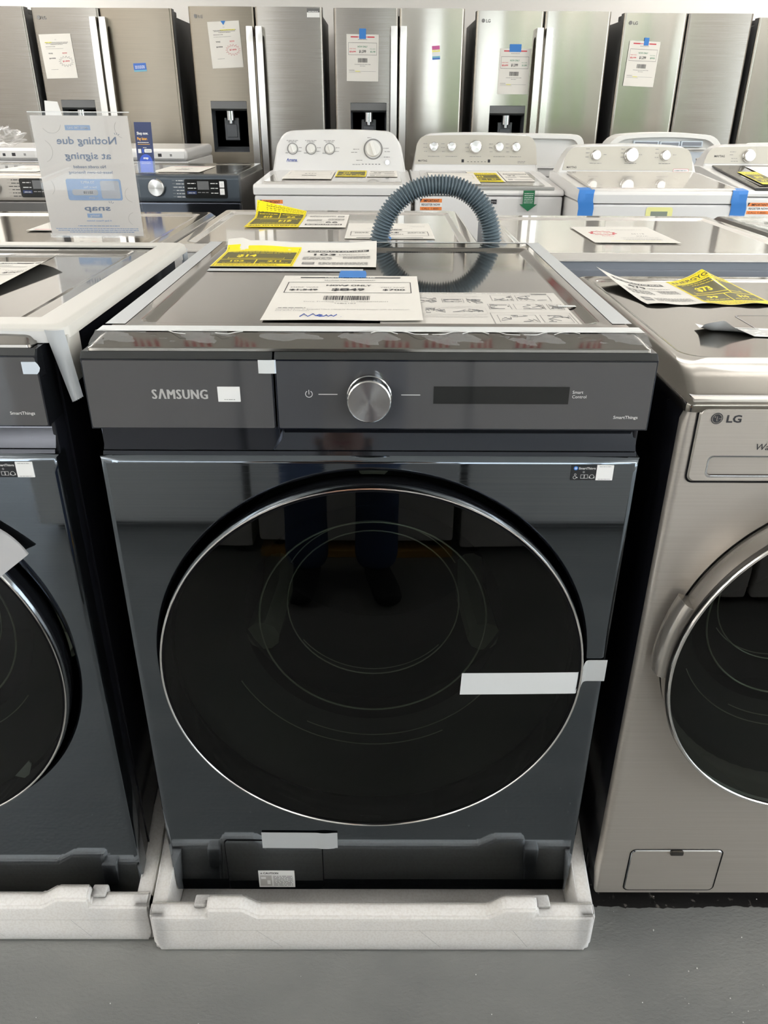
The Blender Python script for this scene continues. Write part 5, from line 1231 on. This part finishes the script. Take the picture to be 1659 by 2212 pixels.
# resample evenly
L = [0]
for i in range(1, len(pts)): L.append(L[-1]+(pts[i]-pts[i-1]).length)
fine = []; j = 0; step = .00165; N = int(L[-1]/step)
for i in range(N):
    d = i*step
    while L[j+1] < d: j += 1
    q = (d-L[j])/max(1e-9, L[j+1]-L[j]); fine.append(pts[j].lerp(pts[j+1], q))
b.tube(fine, .02, 'hose_grey', 18, radii=[.0188+.0022*(1 if (i % 4) in (0, 1) else -1) for i in range(len(fine))])
tag(b.build('drain_hose', ang=80), 'grey corrugated drain hose arching up behind the middle washer', 'hose')
# crumbs of foam on the floor
b = MB(); rd = random.Random(12)
for i in range(70):
    x, y = (rd.uniform(-.6, .9), rd.uniform(-.32, -.03)) if i % 3 else (rd.uniform(.4, .9), rd.uniform(-.25, 0.05)); 
    if -.40 < x < .385 and y > -.09: continue
    bm = bmesh.new(); bmesh.ops.create_icosphere(bm, subdivisions=1, radius=rd.uniform(.0005, .0012)); b.bm(bm, 'label_white', Matrix.Translation((x, y, .0010)))
o = b.build('foam_crumbs'); o['kind'] = 'stuff'; o['label'] = 'tiny white foam crumbs on the grey floor'; o['category'] = 'crumbs'

# ------------------------------------------------------------------ what the glossy faces mirror: bunting, the row across the aisle, the photographer
FYW, FZ0 = 5.72, 2.80
b = MB(); b.tube([(-4.6+.1*i, FYW, FZ0-.05*abs(sin(i*pi/24))) for i in range(93)], .003, 'string', 5); tag(b.build('bunting_string'), 'thin string of flag bunting high on the back wall', 'string')
def flag_mesh():
    b = MB(); w, h = .18, .26
    def f(x, y): return (x, .018*sin(y*22)+.01*sin(x*30+y*9), y)
    for i in range(7):
        x0, x1 = -w/2+w*i/7, -w/2+w*(i+1)/7
        b.grid(lambda u, v: f(x0+(x1-x0)*u, -h*v), 2, 12, 'flag_red' if i % 2 == 0 else 'flag_white')
    b.grid(lambda u, v: tuple(Vector(f(-w/2+w*.55*u, -.13*v))+Vector((0, -.002, 0))), 3, 8, 'flag_blue')
    for i in range(4):
        for j in range(5): p = f(-w/2+.016+i*.026, -.016-j*.024); b.disc(p[0], p[2], .0055, 'flag_white', front(0, p[1]-.004, 0), 0, 6)
    return b
fl = flag_mesh().build('bunting_flag')
rot = [0, .4, -.5, .3, -.3, .15, .5, -.2, .35, -.45]
for i, x in enumerate((-2.35, -1.80, -1.35, -.25, .12, .52, .98, 1.42, 2.05, 3.1)):
    o = fl if i == 0 else fl.copy()
    if i: COL.objects.link(o)
    o.location = (x, FYW, FZ0-.04); o.rotation_euler = (0, 0, rot[i])
    tag(o, 'small striped cloth flag hanging from the bunting string', 'flag', 'flags on the bunting string')
b = MB(); b.tube([(-1.6+.1*i, 1.7, 3.06-.03*abs(sin(i*pi/16))) for i in range(33)], .002, 'string', 5); tag(b.build('bunting_string'), 'nearer string of flag bunting over the white washers', 'string')
for i, x in enumerate((-1.02, -.79, -.59, -.09, .08, .26, .46, .66, .94, 1.25)):
    o = fl.copy(); COL.objects.link(o); o.location = (x, 1.7, 3.035); o.rotation_euler = (0, 0, rot[i]); o.scale = (.6, .6, .55)
    tag(o, 'small striped cloth flag hanging from the nearer bunting string', 'flag', 'flags on the nearer bunting string')
OY = -1.385
OR1 = dup(A, 'white top load washer across the aisle, right of the mirrored pair of legs', (.635, OY, 0), pi, 'washers across the aisle', skip=('sticker',))
OR2 = dup(A, 'white top load washer across the aisle, standing on brown cardboard', (-.07, OY, .028), pi, 'washers across the aisle', skip=('sticker',))
OR3 = dup(A, 'white top load washer across the aisle, left of the one on cardboard', (-.775, OY, 0), pi, 'washers across the aisle', skip=('sticker',))
OR4 = dup(A, 'white top load washer across the aisle, at the far right of the row', (1.34, OY, 0), pi, 'washers across the aisle', skip=('sticker',))
b = MB(); b.box(-.41, .27, OY-.70, OY+.004, 0, .029, 'card_brown', r=.004); tag(b.build('cardboard_base'), 'brown cardboard base under a white washer across the aisle', 'cardboard')
def skin_obj(name, joints, edges, m, parent=None, sub=2):
    me = bpy.data.meshes.new(name); me.from_pydata([j[0] for j in joints], edges, []); me.materials.append(M(m)); ob = bpy.data.objects.new(name, me); COL.objects.link(ob)
    sk = ob.modifiers.new('skin', 'SKIN')
    for i, j in enumerate(joints): r = j[1]; me.skin_vertices[0].data[i].radius = r if isinstance(r, tuple) else (r, r)
    me.skin_vertices[0].data[0].use_root = True; sk.use_smooth_shade = True
    su = ob.modifiers.new('sub', 'SUBSURF'); su.levels = sub; su.render_levels = sub
    if parent is not None: ob.parent = parent
    return ob
PX, PY = -.10, -1.19
P = thing('person', 'person in blue jeans and dark shoes mirrored in the round washer door', 'person', (PX, PY, 0))
lf, rf = Vector((-.12, 0, 0)), Vector((.10, .01, 0))
J = [((0, -.02, .98), (.15, .11)), ((0, -.02, 1.12), (.135, .10)), ((0, -.02, 1.30), (.165, .11)), ((0, -.025, 1.43), (.12, .08)), ((0, -.01, 1.50), .055), ((0, .015, 1.56), (.06, .07)), ((0, .03, 1.64), (.078, .098)), ((0, .025, 1.72), (.06, .075)),
     ((-.19, -.02, 1.42), .052), ((-.25, .02, 1.18), .043), ((-.105, .19, 1.235), .032), ((-.072, .225, 1.245), (.026, .018)),
     ((.19, -.02, 1.42), .052), ((.25, .02, 1.18), .043), ((.165, .19, 1.235), .032), ((.142, .225, 1.245), (.026, .018)),
     ((-.095, -.02, .90), .085), ((-.115, .0, .50), .060), ((-.12, -.02, .09), .042), ((.095, -.02, .90), .085), ((.105, .0, .50), .060), ((.10, -.02, .09), .042)]
E_ = [(0, 1), (1, 2), (2, 3), (3, 4), (4, 5), (5, 6), (6, 7), (3, 8), (8, 9), (9, 10), (10, 11), (3, 12), (12, 13), (13, 14), (14, 15), (0, 16), (16, 17), (17, 18), (0, 19), (19, 20), (20, 21)]
for sx, hb, k0 in ((-1, Vector((-.072, .225, 1.245)), 11), (1, Vector((.142, .225, 1.245)), 15)):
    for f_, (dz, ln) in enumerate(((.030, .055), (.012, .062), (-.006, .058), (-.022, .048))):
        a = hb+Vector((-sx*.008, .020, dz)); b1 = a+Vector((-sx*.014, .022, .004)); b2 = b1+Vector((-sx*.020, -.004, .004))
        k = len(J); J += [(tuple(a), .0095), (tuple(b1), .0085), (tuple(b2), .0075)]; E_ += [(k0, k), (k, k+1), (k+1, k+2)]
    a = hb+Vector((-sx*.012, -.010, .020)); b1 = a+Vector((-sx*.020, .008, .016)); k = len(J); J += [(tuple(a), .011), (tuple(b1), .0095)]; E_ += [(k0, k), (k, k+1)]
skin_obj('body', J, E_, 'skin', P)
b = MB()
for sx in (-1, 1):
    bm = bmesh.new(); bmesh.ops.create_icosphere(bm, subdivisions=2, radius=.011); b.bm(bm, 'label_white', Matrix.Translation((sx*.031, .112, 1.640)))
    bm = bmesh.new(); bmesh.ops.create_icosphere(bm, subdivisions=2, radius=.006); b.bm(bm, 'ink', Matrix.Translation((sx*.031, .1205, 1.639)))
b.build('eyes', P)
b = MB(); b.tube([(0, .118, 1.640), (0, .136, 1.612), (0, .132, 1.602), (0, .115, 1.600)], .01, 'skin', 10, radii=[.006, .012, .013, .008]); b.build('nose', P)
b = MB(); b.tube([(-.024, .112, 1.575), (-.01, .122, 1.577), (.01, .122, 1.577), (.024, .112, 1.575)], .005, 'ink_red', 8); b.build('mouth', P)
for sx in (-1, 1):
    b = MB(); bm = bmesh.new(); bmesh.ops.create_icosphere(bm, subdivisions=2, radius=1)
    for v in bm.verts: v.co = Vector((v.co.x*.010, v.co.y*.018, v.co.z*.030))
    b.bm(bm, 'skin', Matrix.Translation((sx*.082, .025, 1.625))); b.build('ear', P)
b = MB(); bm = bmesh.new(); bmesh.ops.create_icosphere(bm, subdivisions=3, radius=1)
for v in bm.verts:
    q = v.co; v.co = Vector((q.x*.088, q.y*.106-.006*(q.z < .2), q.z*.088))
    if q.y > .35 and v.co.z < .03: v.co.y *= .5
b.bm(bm, 'hair', Matrix.Translation((0, .012, 1.685))); b.build('hair', P)
skin_obj('shirt', [((0, -.02, .96), (.175, .13)), ((0, -.02, 1.14), (.155, .12)), ((0, -.02, 1.31), (.185, .128)), ((0, -.022, 1.43), (.135, .095)), ((-.195, -.02, 1.425), .066), ((-.235, .01, 1.25), .062), ((.195, -.02, 1.425), .066), ((.235, .01, 1.25), .062)],
         [(0, 1), (1, 2), (2, 3), (3, 4), (4, 5), (3, 6), (6, 7)], 'shirt', P)
skin_obj('jeans', [((0, -.02, .96), (.165, .12)), ((-.10, -.02, .84), (.10, .11)), ((-.118, .0, .50), .078), ((-.122, -.01, .24), .072), ((-.122, -.008, .13), .078), ((-.124, -.010, .07), .070), ((.10, -.02, .84), (.10, .11)), ((.108, .0, .50), .078), ((.104, -.01, .24), .072), ((.102, -.008, .13), .078), ((.102, -.010, .07), .070)],
         [(0, 1), (1, 2), (2, 3), (3, 4), (4, 5), (0, 6), (6, 7), (7, 8), (8, 9), (9, 10)], 'jeans', P)
for x, tw in ((-.122, -.015), (.102, .045)):
    skin_obj('shoe', [((x, -.085, .047), (.040, .042)), ((x, -.02, .05), (.046, .048)), ((x+tw*.6, .08, .042), (.050, .036)), ((x+tw, .165, .036), (.044, .030))], [(0, 1), (1, 2), (2, 3)], 'shoe', P)
pm = cam.matrix_world.copy(); b = MB(); b.box(-.012, .064, -.130, .020, .006, .014, 'phone', r=.003, T=pm); b.box(-.006, .030, -.022, .014, .0045, .0065, 'ink', r=.001, T=pm); b.rect(-.009, .061, -.127, .017, 'display_glass', pm, .0142)
tag(b.build('phone'), 'dark phone held up by the mirrored person', 'phone')
